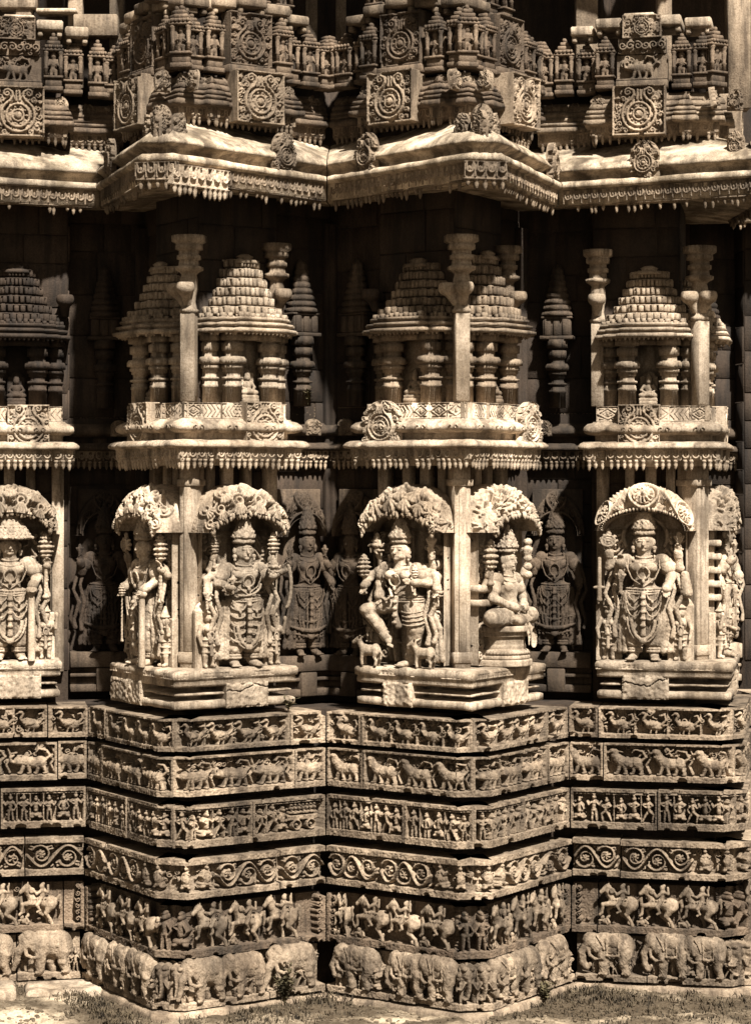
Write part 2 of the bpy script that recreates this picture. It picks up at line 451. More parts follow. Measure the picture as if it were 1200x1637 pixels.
# ------------------------------------------------------------------ plan of the stellate temple
R0,S0=4.77,1.12
BIS={'Z':-34.5,'A':-12.,'B':10.5,'C':33.,'D':55.5}
def face_frame(k,side):
    """frame of a face of star point k: X runs right along the face, Y into the wall, origin on the base corner"""
    th=math.radians(BIS[k]); f=th+(PI/4 if side=='R' else -PI/4)
    M=np.eye(4); M[:3,0]=(math.cos(f),math.sin(f),0); M[:3,1]=(-math.sin(f),math.cos(f),0)
    M[:3,3]=(R0*math.sin(th),-R0*math.cos(th),0); return M
def fpt(k,side,s,o):
    """plan point at distance s from the corner along a face, o outward of the base plane"""
    M=face_frame(k,side); x=s if side=='R' else -s
    p=M@np.array([x,-o,0,1]); return (p[0],p[1])
def at(k,side,s,o,z):
    M=face_frame(k,side); return M@T4(s if side=='R' else -s,-o,z)
def s_re(o): return S0-.668*o
def star_path(spec,pts=('Z','A','B','C','D'),first_half=True,last_half=True):
    """spec: [(s,o)...] from the corner towards the re-entrant"""
    P=[]
    for n,k in enumerate(pts):
        if n>0 or first_half:
            for s,o in reversed(spec[1:]): P.append(fpt(k,'L',s,o))
        P.append(fpt(k,'R',spec[0][0],spec[0][1]))
        if n<len(pts)-1 or last_half:
            for s,o in spec[1:]: P.append(fpt(k,'R',s,o))
    out=[P[0]]
    for p in P[1:]:
        if math.dist(p,out[-1])>.004: out.append(p)
    return out
def plain(o): return [(-o,o),(s_re(o),o)]
FACES=[('Z','R'),('A','L'),('A','R'),('B','L'),('B','R'),('C','L'),('C','R'),('D','L')]

# stone colours: worn lime-pale blocks high up, browner weathered courses near the ground
M_PALE=stone('pale_worn_soapstone',(.25,.192,.135),(.54,.440,.335),(.060,.042,.027),bump=.45,streak=.75,contrast=1.4,vary=.28)
M_MID =stone('weathered_soapstone',(.145,.107,.073),(.385,.298,.213),(.045,.031,.020),bump=.45,streak=.8,contrast=1.3,vary=.45)
M_DARK=stone('lichen_and_shade_dark_soapstone',(.078,.054,.036),(.215,.157,.108),(.025,.018,.012),bump=.5,streak=.85,contrast=1.3,vary=.35)  # lichen-dark tone; behind the horsemen it also paints in shade
M_WALL=stone('shade_dark_wall_stone',(.024,.016,.010),(.055,.037,.025),(.010,.007,.005),bump=.5,streak=.8,vary=.1)  # near-black copy of the stone: shade of wall and recesses painted in
M_DIM=stone('shade_dark_recess_stone',(.045,.031,.020),(.125,.089,.060),(.018,.013,.009),bump=.5,streak=.8,vary=.2)  # darkened copy of the stone, recess shade put into its colour
M_ROOF=stone('rain_stained_roof_stone',(.20,.155,.105),(.58,.475,.355),(.065,.046,.031),bump=.6,streak=.8,contrast=1.9,scale=13.,vary=.1)

# ------------------------------------------------------------------ relief motifs
def fill_leaves(h,x0,y0,x1,y1,n,top=.62):
    for _ in range(n):
        x,y=rng.uniform(x0,x1),rng.uniform(y0,y1); a=rng.uniform(0,2*PI); r=rng.uniform(.006,.011)
        if rng.random()<.45: h.spiral(x,y,rng.uniform(.012,.022),1.2,a,rng.choice([-1,1]),.0055,top)
        else:
            l=rng.uniform(.015,.032); h.cap(x,y,x+l*math.cos(a),y+l*math.sin(a),r,.004,top*rng.uniform(.7,1.05))
def goose(h,x,y,S,i,d=-1):
    E=h.ell; C=h.cap
    E(x+d*-.05*S,y+.34*S,.36*S,.22*S,d*.15,1,i); E(x-d*.02*S,y+.40*S,.24*S,.13*S,-d*.3,1.12,i)
    h.poly([(x+d*.24*S,y+.42*S),(x+d*.38*S,y+.60*S),(x+d*.30*S,y+.78*S),(x+d*.34*S,y+.88*S)],[.10*S,.075*S,.07*S,.08*S],1,i)
    E(x+d*.38*S,y+.88*S,.11*S,.085*S,0,1.1,i); C(x+d*.45*S,y+.86*S,x+d*.58*S,y+.78*S,.04*S,.02*S,1,i)
    C(x+d*.05*S,y+.18*S,x+d*.1*S,y+.02*S,.045*S,.05*S,.9,i); C(x-d*.15*S,y+.18*S,x-d*.12*S,y+.02*S,.045*S,.05*S,.9,i)
    h.poly([(x-d*.36*S,y+.4*S),(x-d*.52*S,y+.6*S),(x-d*.46*S,y+.82*S),(x-d*.32*S,y+.78*S)],[.07*S,.06*S,.05*S,.03*S],.9,i)
    h.poly([(x-d*.36*S,y+.34*S),(x-d*.6*S,y+.4*S),(x-d*.68*S,y+.56*S)],[.06*S,.05*S,.03*S],.8,i)
def beast(h,x,y,S,i,d=-1,kind=0):
    E=h.ell;C=h.cap
    E(x,y+.40*S,.36*S,.20*S,d*.1,1,i); E(x-d*.26*S,y+.40*S,.19*S,.22*S,0,1.08,i); E(x+d*.22*S,y+.44*S,.18*S,.20*S,0,1.05,i)
    if kind==0: # boar-like makara with snout
        E(x+d*.42*S,y+.45*S,.16*S,.15*S,0,1.1,i); h.poly([(x+d*.5*S,y+.42*S),(x+d*.64*S,y+.45*S),(x+d*.66*S,y+.6*S),(x+d*.56*S,y+.66*S)],[.08*S,.06*S,.05*S,.035*S],1,i)
    else: # lion-like, head thrown back over a maned neck
        h.poly([(x+d*.28*S,y+.5*S),(x+d*.42*S,y+.66*S),(x+d*.42*S,y+.8*S)],[.17*S,.14*S,.12*S],1.05,i)
        E(x+d*.46*S,y+.82*S,.13*S,.10*S,0,1.12,i); C(x+d*.5*S,y+.8*S,x+d*.62*S,y+.76*S,.06*S,.04*S,1,i)
    for q,(a,b) in enumerate(((.26,.34),(.12,.06),(-.2,-.14),(-.34,-.42))):
        C(x+d*a*S,y+.3*S,x+d*b*S,y+.04*S,.085*S,.055*S,.95,i); E(x+d*(b+.04)*S,y+.04*S,.07*S,.045*S,0,1,i)
    t=rng.uniform(-.04,.04)
    h.poly([(x-d*.4*S,y+.48*S),(x-d*.54*S,y+.62*S),(x-d*(.45+t)*S,y+.82*S),(x-d*.2*S,y+.88*S),(x-d*.12*S,y+.76*S)],[.06*S,.05*S,.05*S,.04*S,.03*S],.85,i)
def elephant(h,x,y,S,i,d=-1,calf=False):
    E=h.ell;C=h.cap; g=rng.uniform(-.04,.04)
    E(x-d*.02*S,y+.64*S,.42*S,.30*S,d*.06,1,i); E(x-d*.26*S,y+.62*S,.22*S,.33*S,d*.2,1.07,i); E(x+d*.18*S,y+.66*S,.21*S,.30*S,0,1.04,i)
    C(x-d*.30*S,y+.45*S,x-d*(.24+g)*S,y+.24*S,.15*S,.11*S,1.02,i); C(x-d*(.24+g)*S,y+.24*S,x-d*(.33+g)*S,y+.05*S,.11*S,.09*S,1,i)
    C(x-d*.1*S,y+.4*S,x-d*(.02-g)*S,y+.2*S,.12*S,.1*S,.8,i); C(x-d*(.02-g)*S,y+.2*S,x-d*.08*S,y+.04*S,.1*S,.085*S,.8,i)
    C(x+d*.17*S,y+.42*S,x+d*(.15+g)*S,y+.05*S,.12*S,.095*S,1,i); C(x+d*.30*S,y+.42*S,x+d*(.36-g)*S,y+.05*S,.11*S,.09*S,.85,i)
    E(x+d*.44*S,y+.74*S,.19*S,.22*S,0,1.12,i); E(x+d*.40*S,y+.86*S,.11*S,.1*S,0,1.12,i)
    t=rng.random()
    if t<.6: tr=[(x+d*.54*S,y+.68*S),(x+d*.63*S,y+.46*S),(x+d*.60*S,y+.24*S),(x+d*.48*S,y+.18*S),(x+d*.42*S,y+.26*S)]
    else: tr=[(x+d*.54*S,y+.68*S),(x+d*.64*S,y+.48*S),(x+d*.66*S,y+.24*S),(x+d*.72*S,y+.08*S)]
    h.poly(tr,np.linspace(.10,.045,len(tr))*S,1.05,i)
    h.poly([(x+d*.48*S,y+.58*S),(x+d*.40*S,y+.44*S),(x+d*.26*S,y+.38*S),(x+d*.12*S,y+.40*S)],[.045*S,.04*S,.035*S,.02*S],1.28,i)
    E(x+d*.27*S,y+.68*S,.11*S,.17*S,-d*.25,1.22,i)
    h.poly([(x-d*.46*S,y+.66*S),(x-d*.53*S,y+.45*S),(x-d*.5*S,y+.3*S)],[.035*S,.03*S,.035*S],.9,i)
    # blanket fringe and bells
    for q in np.linspace(-.24,.1,5): h.ell(x+d*q*S,y+.93*S,.035*S,.035*S,0,1.2,i)
    h.poly([(x-d*.14*S,y+.92*S),(x-d*.12*S,y+.62*S),(x-d*.16*S,y+.36*S)],.02*S,1.2,i)
def horse_rider(h,x,y,S,d=-1):
    E=h.ell;C=h.cap; i=h.new('horse'); g=rng.uniform(-.03,.05)
    E(x-d*.24*S,y+.50*S,.16*S,.155*S,0,1.12,i); C(x-d*.2*S,y+.50*S,x+d*.12*S,y+.56*S,.105*S,.10*S,1,i)
    C(x+d*.12*S,y+.58*S,x+d*.28*S,y+.82*S,.085*S,.052*S,1.05,i); C(x+d*.28*S,y+.86*S,x+d*.43*S,y+.72*S,.056*S,.036*S,1.1,i)
    C(x+d*.24*S,y+.9*S,x+d*.23*S,y+.97*S,.03*S,.015*S,1,i)
    for q in range(5): E(x+d*(.12+.03*q)*S,y+(.70+.055*q)*S,.030*S,.028*S,0,1.12,i)
    h.poly([(x-d*.26*S,y+.42*S),(x-d*.16*S,y+.26*S),(x-d*.30*S,y+.12*S),(x-d*.34*S,y+.02*S)],[.085*S,.046*S,.030*S,.038*S],1,i)
    h.poly([(x-d*.14*S,y+.42*S),(x-d*.04*S,y+.24*S),(x-d*.14*S,y+.12*S),(x-d*.16*S,y+.02*S)],[.075*S,.042*S,.028*S,.034*S],.8,i)
    h.poly([(x+d*.14*S,y+.50*S),(x+d*(.34+g)*S,y+.46*S),(x+d*(.36+g)*S,y+.28*S)],[.06*S,.036*S,.028*S],1,i)
    h.poly([(x+d*.14*S,y+.48*S),(x+d*.26*S,y+(.38+g)*S),(x+d*.22*S,y+.24*S)],[.055*S,.034*S,.026*S],.8,i)
    h.poly([(x-d*.38*S,y+.55*S),(x-d*.48*S,y+.66*S),(x-d*.50*S,y+.4*S)],[.028*S,.036*S,.022*S],.9,i)
    j=h.new('rider')
    C(x-d*.06*S,y+.60*S,x-d*.07*S,y+.80*S,.058*S,.052*S,1.22,j); E(x-d*.06*S,y+.92*S,.050*S,.055*S,0,1.25,j); E(x-d*.10*S,y+.97*S,.04*S,.035*S,0,1.2,j)
    h.poly([(x-d*.05*S,y+.8*S),(x+d*.07*S,y+.72*S),(x+d*.19*S,y+.78*S)],[.035*S,.03*S,.026*S],1.25,j)
    h.poly([(x-d*.09*S,y+.8*S),(x-d*.2*S,y+.76*S),(x-d*.18*S,y+.9*S)],[.034*S,.028*S,.025*S],1.2,j)
    h.poly([(x-d*.05*S,y+.60*S),(x+d*.04*S,y+.46*S),(x-d*.02*S,y+.34*S),(x+d*.05*S,y+.31*S)],[.042*S,.034*S,.024*S,.026*S],1.25,j)
    if rng.random()<.75:
        k=h.new('crouching_figure'); cx=x+d*.34*S
        E(cx,y+.08*S,.075*S,.06*S,0,1,k); E(cx+d*.05*S,y+.17*S,.045*S,.045*S,0,1.05,k); h.ring(cx,y+.10*S,.085*S,.018*S,.9,k,rng.uniform(0,3),rng.uniform(4,6))
def figure(h,x,y,S,i,pose=0,d=1):
    C=h.cap;E=h.ell; w=rng.uniform(.95,1.1)
    E(x,y+.86*S,.085*S,.09*S,0,1.15,i); E(x,y+.96*S,.06*S,.05*S,0,1.05,i)
    if pose==0: # standing
        C(x,y+.68*S,x+.01*S*d,y+.48*S,.11*S*w,.08*S,1.05,i); E(x,y+.42*S,.11*S,.08*S,0,1.05,i)
        C(x-.05*S,y+.4*S,x-.08*S,y+.03*S,.065*S,.04*S,1,i); C(x+.05*S,y+.4*S,x+.09*S,y+.03*S,.065*S,.04*S,.95,i)
    elif pose==1: # seated cross-legged
        C(x,y+.68*S,x,y+.42*S,.12*S*w,.10*S,1.05,i); E(x,y+.24*S,.24*S,.10*S,0,1.1,i); E(x-.14*S,y+.16*S,.12*S,.07*S,.3,1.15,i); E(x+.14*S,y+.16*S,.12*S,.07*S,-.3,1.15,i)
    else: # lunging
        C(x,y+.68*S,x+.05*S*d,y+.46*S,.11*S*w,.085*S,1.05,i)
        h.poly([(x+.04*S*d,y+.44*S),(x+.2*S*d,y+.3*S),(x+.16*S*d,y+.03*S)],[.075*S,.06*S,.04*S],1.05,i)
        h.poly([(x+.02*S*d,y+.42*S),(x-.1*S*d,y+.24*S),(x-.2*S*d,y+.03*S)],[.075*S,.055*S,.04*S],.95,i)
    for e in(-1,1):
        p=rng.integers(0,3); el=(x+e*.19*S,y+(.52+.06*p)*S); ha=[(x+e*.12*S,y+.40*S),(x+e*.25*S,y+.70*S),(x+e*.06*S,y+.56*S)][p]
        h.poly([(x+e*.10*S,y+.68*S),el,ha],[.045*S,.038*S,.035*S],1.08,i)
def scroll(h,x0,x1,y0,y1,phase=0):
    """running vine: a waving stem, a coiled branch with a flower in every bend, leaves in the corners"""
    H=y1-y0; cy=(y0+y1)/2; n=max(1,int(round((x1-x0)/(H*.92)))); lam=(x1-x0)/n
    xs=np.linspace(x0,x1,n*16+1); ys=cy+.43*H*np.sin((xs-x0)/lam*PI+phase*PI); h.poly(np.stack([xs,ys],-1),.0095,1.05)
    h.poly(np.stack([xs,ys+.0],-1),.004,1.2)
    for k in range(n):
        cx=x0+(k+.5)*lam+rng.uniform(-.004,.004); up=1 if (k+phase)%2==0 else -1; yc=cy-up*.07*H
        t=np.linspace(0,1,26); an=(PI if rng.random()<.8 else 0)+up*.5+up*t*2*PI*1.3; rr=H*(.36*(1-t)**.8+.06)
        h.poly(np.stack([cx+rr*np.cos(an),yc+rr*np.sin(an)],-1),np.linspace(.0085,.005,26),1.0)
        m=int(rng.integers(5,8)); a0=rng.uniform(0,2)
        for q in range(m):
            a=a0+q/m*2*PI; l=rng.uniform(.10,.17); h.cap(cx+.03*H*math.cos(a),yc+.03*H*math.sin(a),cx+l*H*math.cos(a+.4),yc+l*H*math.sin(a+.4),.004,.0095,.95)
        h.ell(cx,yc,.035*H,.035*H,0,1.1)
        for e in(-1,1):
            h.cap(cx+e*lam*.25,yc-up*.30*H,cx+e*lam*.42,yc-up*.38*H,.010,.004,.85); h.cap(cx+e*lam*.30,yc-up*.20*H,cx+e*lam*.46,yc-up*.24*H,.009,.004,.8)
            h.spiral(cx+e*lam*.38,yc-up*.33*H,.06*H,1.1,rng.uniform(0,6),e,.0046,.8)
            h.cap(cx+e*lam*.44,cy+up*.40*H,cx+e*lam*.36,cy+up*.46*H,.008,.004,.7)

# ------------------------------------------------------------------ the six carved plinth courses
COURSES=[ # key,name,z0,z1,out,base,mat,label
 ('elephant','elephant_frieze',.045,.324,.10,-.100,M_MID,'lowest carved stone course, a file of large walking elephants just above the ground'),
 ('horse','horsemen_frieze',.350,.655,.06,-.088,M_DARK,'deeply cut dark stone course of galloping horsemen, directly above the elephants'),  # darker slab colour stands in for shade in the deep cutting
 ('scroll','vine_scroll_frieze',.713,.953,.065,-.062,M_MID,'stone course of round vine scrolls with small seated dwarfs, below the narrative course'),
 ('epic','narrative_frieze',1.022,1.278,.045,-.074,M_MID,'stone course crowded with tiny people and a cart, above the vine scroll course'),
 ('beast','beast_frieze',1.332,1.574,.035,-.070,M_MID,'stone course of stout prowling beasts with curling tails, directly under the row of geese'),
 ('goose','goose_frieze',1.608,1.805,.025,-.068,M_MID,'uppermost carved plinth course, a row of long-necked geese among leaves'),
]
JOINT={'elephant':.62,'horse':.90,'scroll':.72,'epic':.52,'beast':.86,'goose':.86}
KX={'elephant':1.0,'beast':1.12,'goose':1.08}
def slab_relief(key,w,h0,base,k,side,first,last,part):
    kx=KX.get(key,1.0); w=w/kx; h=HF(w,h0,base); e=.017; h.st=.5
    cornerslab=(side=='R' and first) or (side=='L' and last)
    cc=.05/kx if side=='R' else w-.05/kx
    if key=='elephant':
        h.rect(0,0,w,.040,0)
        if cornerslab: elephant_front(h,cc,.036,(h0-.036)*.98,h.new('elephant'))
        fill_leaves(h,.02,.10,w-.02,h0-.02,int(w*70),.40)
        for _ in range(int(w*9)): figure(h,rng.uniform(.03,w-.03),.04,.15,0,int(rng.integers(0,3)),rng.choice([-1,1]))
    elif key=='horse':
        h.rect(0,0,w,.042,0)
        if not cornerslab:
            if side=='R': h.rect(w-.022,0,w,h0,0); 
            else: h.rect(0,0,.022,h0,0)
        if cornerslab: figure(h,cc,.042,.235,h.new('warrior'),int(rng.integers(0,3)))
        if not cornerslab:
            for q in range(6): h.spiral(w-.040 if side=='R' else .040,.07+q*.042,.016,1.1,q,1,.006,.95)
        fill_leaves(h,.03,.06,w-.03,h0-.02,int(w*16),.35)
    elif key=='scroll':
        h.rect(0,0,w,.040,0); h.rect(0,h0-.034,w,h0,0)
        x0,x1=.015,w-.015
        near_corner=(side=='R' and first) or (side=='L' and last)
        if near_corner:
            m=2 if w>.5 else 1
            for q in range(m):
                x=(.09+q*.15) if side=='R' else w-.09-q*.15
                i=h.new('dwarf_figure'); figure(h,x,.044,.165,i,1); h.ell(x,.044+.165*.45,.034,.04,0,1.2,i)
            if side=='R': x0=.09+(m-1)*.15+.085
            else: x1=w-.09-(m-1)*.15-.085
            fill_leaves(h,.015 if side=='R' else x1,.05,x0 if side=='R' else w-.015,h0-.04,16,.55)
        if x1-x0>.12: scroll(h,x0,x1,.046,h0-.040,rng.integers(0,2))
        fill_leaves(h,.01,.05,w-.01,h0-.045,int(w*26),.5)
    elif key=='epic':
        h.rect(0,0,w,.045,0); h.rect(0,h0-.022,w,h0,0); h.rect(0,h0-.034,w,h0-.028,-.008)
        h.rect(0,0,.014,h0,0); h.rect(w-.014,0,w,h0,0)
        S=h0-.085; n=max(1,int(round((w-.03)/.086))); cart=(k=='A' and side=='R' and last)
        for q in range(n):
            x=.015+(q+.5)*(w-.03)/n
            if cart and x>w-.30 and x<w-.04: continue
            i=h.new('figure'); figure(h,x+rng.uniform(-.006,.006),.046,S*rng.uniform(.9,1.08),i,int(rng.choice([0,0,1,2])),rng.choice([-1,1]))
            if rng.random()<.3: h.cap(x+.044,.05,x+.044,h0-.035,.006,.006,.95)
        if cart:
            i=h.new('cart'); xc=w-.16
            h.rect(xc-.105,.112,xc+.11,.14,-.004,i); h.rect(xc-.09,.15,xc+.10,.166,-.012,i)
            for e in(-.05,.055):
                h.ring(xc+e,.082,.03,.007,1.1,i); h.ell(xc+e,.082,.012,.012,0,1.1,i)
            for q in range(7): h.ell(xc-.08+q*.028,.185,.011,.016,0,1.0,0); h.ell(xc-.08+q*.028,.207,.008,.008,0,1.,0)
        for _ in range(int(w*110)):
            x,y=rng.uniform(.02,w-.02),rng.uniform(.06,h0-.05); h.ell(x,y,.009,.009,0,rng.uniform(.4,.85))
    elif key=='beast':
        h.rect(0,0,w,.036,0); h.rect(0,h0-.014,w,h0,0); h.rect(0,0,.013,h0,0); h.rect(w-.013,0,w,h0,0)
        n=max(1,int(round((w-.03)/.225))); S=(h0-.05)*.98
        kd=1 if k in('C','D') or (k=='B' and side=='L') else 0
        fill_leaves(h,.015,.045+S*.35,w-.015,h0-.02,int(w*95),.66)
        for q in range(n):
            x=.015+(q+.5)*(w-.03)/n
            beast(h,x,.037,S,h.new('beast'),-1,kd)
        for q in range(n+1):
            x=.015+q*(w-.03)/n; h.poly([(x,.05),(x-.02,.1),(x+.008,.15),(x-.012,h0-.03)],.008,.75)
    elif key=='goose':
        h.rect(0,0,w,.028,0); h.rect(0,h0-.016,w,h0,0); h.rect(0,0,.016,h0,0); h.rect(w-.016,0,w,h0,0)
        n=max(1,int(round((w-.03)/.178))); S=(h0-.046)
        fill_leaves(h,.015,.035,w-.015,h0-.02,int(w*75),.62)
        for q in range(n):
            x=.02+(q+.5)*(w-.04)/n
            goose(h,x+.01,.029,S,h.new('goose'))
        for q in range(n+1):
            x=.02+q*(w-.04)/n; h.cap(x,.03,x,h0-.02,.008,.006,.8); h.spiral(x+.012,h0*.62,.016,1.2,2,1,.006,.9)
    h.stretch(kx); return h
# ------------------------------------------------------------------ animals carved almost in the round
def horse_carving(v):
    S=.285; r=np.random.default_rng(40+v); g=lambda a=.03:r.uniform(-a,a)
    P=lambda a,z,y=.034:(-a*S,y,z*S)
    H=SDF((-.20,-.03,-.01),(.20,.10,.31),.0042); R=SDF((-.20,-.04,.05),(.20,.09,.34),.0042)
    H.ball(P(-.24,.50),(.052,.044,.050),.01); H.cone(P(-.18,.51),P(.12,.57),.036,.035,.014); H.ball(P(.13,.56),(.038,.038,.042),.012)
    q=g(); H.cone(P(.15,.60),P(.25+q,.78,.028),.033,.022,.012); H.cone(P(.25+q,.78,.028),P(.27+q,.88,.026),.022,.020,.008)
    H.cone(P(.27+q,.885,.022),P(.42+q,.76+g(),.014),.021,.012,.008); H.cone(P(.25+q,.93,.016),P(.245+q,.99,.014),.008,.004,.003); H.cone(P(.25+q,.93,.034),P(.245+q,.99,.036),.008,.004,.003)
    for i in range(6): H.ball(P(.10+.025*i+q*.8,.68+.045*i,.020),(.012,.012,.011),.003)
    k=g(.05)
    H.tube([P(-.26,.44,.012),P(-.15,.27,.010),P(-.29+k,.14,.012),P(-.33+k,.03,.010)],[.030,.015,.010,.013],.006); H.tube([P(-.15,.44,.055),P(-.03,.26,.055),P(-.14-k,.13,.055),P(-.15-k,.03,.055)],[.026,.014,.010,.012],.006)
    H.tube([P(.15,.52,.010),P(.34+k,.50,.002),P(.36+k,.30,.006),P(.41+k,.26,.004)],[.022,.012,.009,.010],.006); H.tube([P(.14,.50,.055),P(.29,.40-k,.05),P(.25,.25-k,.05),P(.29,.21-k,.048)],[.020,.011,.009,.010],.006)
    H.tube([P(-.38,.55,.034),P(-.47,.66,.034),P(-.50,.48,.030),P(-.47,.36,.03)],[.010,.013,.011,.006],.004)
    for i in range(5): H.ball(P(-.14+.07*i,.62,-.004),(.007,.007,.007),.002)
    H.tube([P(.0,.66,.0),P(.01,.56,-.006),P(.0,.46,.0)],.006,.003)
    R.cone(P(-.05,.62,.024),P(-.07+g(.02),.80,.022),.019,.021,.01); R.ball(P(-.06,.90,.018),(.017,.017,.019),.004); R.ball(P(-.09,.95,.022),(.013,.013,.011),.004)
    R.tube([P(-.05,.80,.008),P(.06,.73+g(),-.004),P(.16,.80+g(.05),.004)],[.011,.009,.008],.005); w=g(.1); R.tube([P(-.10,.80,.012),P(-.20,.77+w*.3,.0),P(-.20+w*.3,.92,.004)],[.011,.009,.008],.005)
    R.tube([P(-.05,.61,.004),P(.05,.48,-.010),P(-.01,.35,-.006),P(.05,.32,-.010)],[.014,.012,.008,.008],.005)
    if v%2: R.tube([P(-.21,.99,.0),P(-.19,.80,-.002),P(-.16,.62,.0)],.005,.002)
    else: R.disc(P(.17,.82,.0),.020,.006,.002)
    C=None
    if v!=1:
        C=SDF((-.20,-.03,-.01),(.02,.09,.09),.0042); c=.36+g()
        C.ball(P(c,.09,.03),(.022,.022,.020),.006); C.ball(P(c+.05,.19,.022),(.014,.014,.015),.004); C.tube([P(c-.05,.16,.02),P(c-.11,.08,.014),P(c-.06,.03,.016)],.008,.004); C.tube([P(c+.05,.12,.016),P(c+.12,.12,.01),P(c+.12,.04,.014)],.007,.004)
    return [('horse',H),('rider',R)]+([('crouching_figure',C)] if C else [])
def elephant_carving(v):
    S=.272; r=np.random.default_rng(70+v); g=lambda a=.03:r.uniform(-a,a); K=1.18
    P=lambda a,z,y=.045:(-a*S*K,y,z*S)
    E=SDF((-.27,-.05,-.01),(.24,.12,.30),.0045)
    E.ball(P(-.02,.66),(.130,.062,.086),.02); E.ball(P(-.22,.64),(.082,.062,.092),.02); E.ball(P(.18,.67),(.076,.060,.086),.02)
    k=g(.06)
    E.cone(P(-.28,.48,.018),P(-.24+k,.26,.010),.046,.032,.014); E.cone(P(-.24+k,.26,.010),P(-.31+k,.05,.010),.032,.027,.008)
    E.cone(P(-.12,.46,.065),P(-.05-k,.24,.062),.042,.030,.014); E.cone(P(-.05-k,.24,.062),P(-.11-k,.05,.062),.030,.026,.008)
    E.cone(P(.17,.46,.014),P(.16-k,.05,.008),.041,.028,.014); E.cone(P(.28,.46,.066),P(.35+k*.6,.05,.060),.038,.027,.014)
    for a,y in((-.33+k,.004),(.14-k,.002)):
        for i in range(3): E.ball(P(a+.05*i,.035,y-.016),(.009,.007,.008),.003)
    E.ball(P(.42,.75,.034),(.060,.054,.066),.014); E.ball(P(.40,.88,.014),(.028,.026,.026),.012); E.ball(P(.40,.88,.060),(.028,.026,.026),.012)
    t=v%3
    tr=[P(.50,.70,.02),P(.60,.50,.012),P(.585,.28,.008),P(.50,.17,.004),P(.43,.25,.002)] if t==0 else ([P(.50,.70,.02),P(.61,.52,.012),P(.64,.28,.010),P(.70,.12,.008)] if t==1 else [P(.50,.70,.02),P(.58,.48,.010),P(.50,.28,.002),P(.40,.26,-.002),P(.36,.36,0)])
    E.tube(tr,np.linspace(.030,.014,len(tr)),.008)
    E.tube([P(.47,.60,.0),P(.44,.46,-.012),P(.33,.39,-.020),P(.18,.40,-.022)],[.012,.011,.009,.005],.004)
    E.ball(P(.29,.68,-.004),(.034,.014,.050),.006,rx=.35); E.ball(P(.30,.66,-.012),(.024,.010,.036),.004,sub=False)
    E.ball(P(.455,.77,-.008),(.007,.006,.007),.002)
    E.tube([P(-.42,.70,.04),P(-.47,.50,.034),P(-.44,.32,.034),P(-.455,.26,.034)],[.009,.008,.007,.010],.004)
    E.ornament(.0016,.021); E.erode(.0017,5); E.erode(.0010,2)
    if t!=1:   # saddle cloth, girth and bells
        T=SDF((-.24,-.06,.05),(.22,.10,.31),.0045)
        for a in(-.15,.09): T.tube([P(a,.965,.03),P(a,.86,-.010),P(a,.68,-.022),P(a,.46,-.012)],.007,.003)
        for i in range(7): T.ball(P(-.15+.04*i,.46+.02*abs(i-3)*.3,-.020),(.008,.008,.011),.002)
        T.ball(P(-.03,.80,-.004),(.060,.022,.044),.008)
        T.tube([P(.30,.92,.0),P(.20,.80,-.018),P(.14,.62,-.020)],.006,.003)
        T.ornament(.0024,.020); return [('elephant',E),('saddle_cloth',T)]
    return [('elephant',E)]
CARVED={}
for nm,fn_,nv in (('horse',horse_carving,4),('elephant',elephant_carving,4)):
    CARVED[nm]=[]
    for v in range(nv):
        L_=[]
        for pn,sd_ in fn_(v):
            if pn!='elephant': sd_.erode(.0009,3)
            V,Q=sd_.mesh(); L_.append((pn,mesh_data(pn,V,Q,np.zeros((0,3),int),M_MID,True)))
        CARVED[nm].append(L_)
vcount=0
def place_carvings(key,slab,fr,s0,s1,z):
    """set carved animals in a row on the flat part of a slab; fr(s) gives the frame"""
    global vcount
    sp=.262 if key=='horse' else .300; L=s1-s0; n=int(round(L/sp))
    if n<1: n=1 if L>.11 else 0
    for q in range(n):
        k=min(1.0,L/n/sp*1.02) if L/n<sp else 1.0
        vcount+=1; v=int(rng.integers(0,4)); sc=rng.uniform(.97,1.03)
        Mx=fr(s0+(q+.5)*L/n+rng.uniform(-.01,.01))@T4(0,0,z)@np.diag([sc*k,1.,sc,1.])
        for pn,me in CARVED[key][v]:
            o=bpy.data.objects.new(pn,me); COL.objects.link(o); o.parent=slab; o.matrix_local=Matrix(Mx.tolist())
def elephant_front(h,x,y,S,i):
    E=h.ell;C=h.cap
    E(x,y+.62*S,.24*S,.32*S,0,1,i)
    for e in(-1,1):
        C(x+e*.17*S,y+.5*S,x+e*.19*S,y+.04*S,.10*S,.085*S,.9,i); E(x+e*.27*S,y+.72*S,.13*S,.20*S,e*.3,1.0,i); E(x+e*.09*S,y+.90*S,.10*S,.09*S,0,1.2,i)
        h.poly([(x+e*.10*S,y+.56*S),(x+e*.20*S,y+.40*S),(x+e*.30*S,y+.42*S)],[.04*S,.035*S,.02*S],1.25,i)
    E(x,y+.76*S,.19*S,.20*S,0,1.2,i); h.poly([(x,y+.7*S),(x+.02*S,y+.4*S),(x-.03*S,y+.16*S),(x-.12*S,y+.14*S)],[.10*S,.075*S,.055*S,.04*S],1.25,i)
CH=.15; CHH=CH*.7071   # the convex corners are cut off
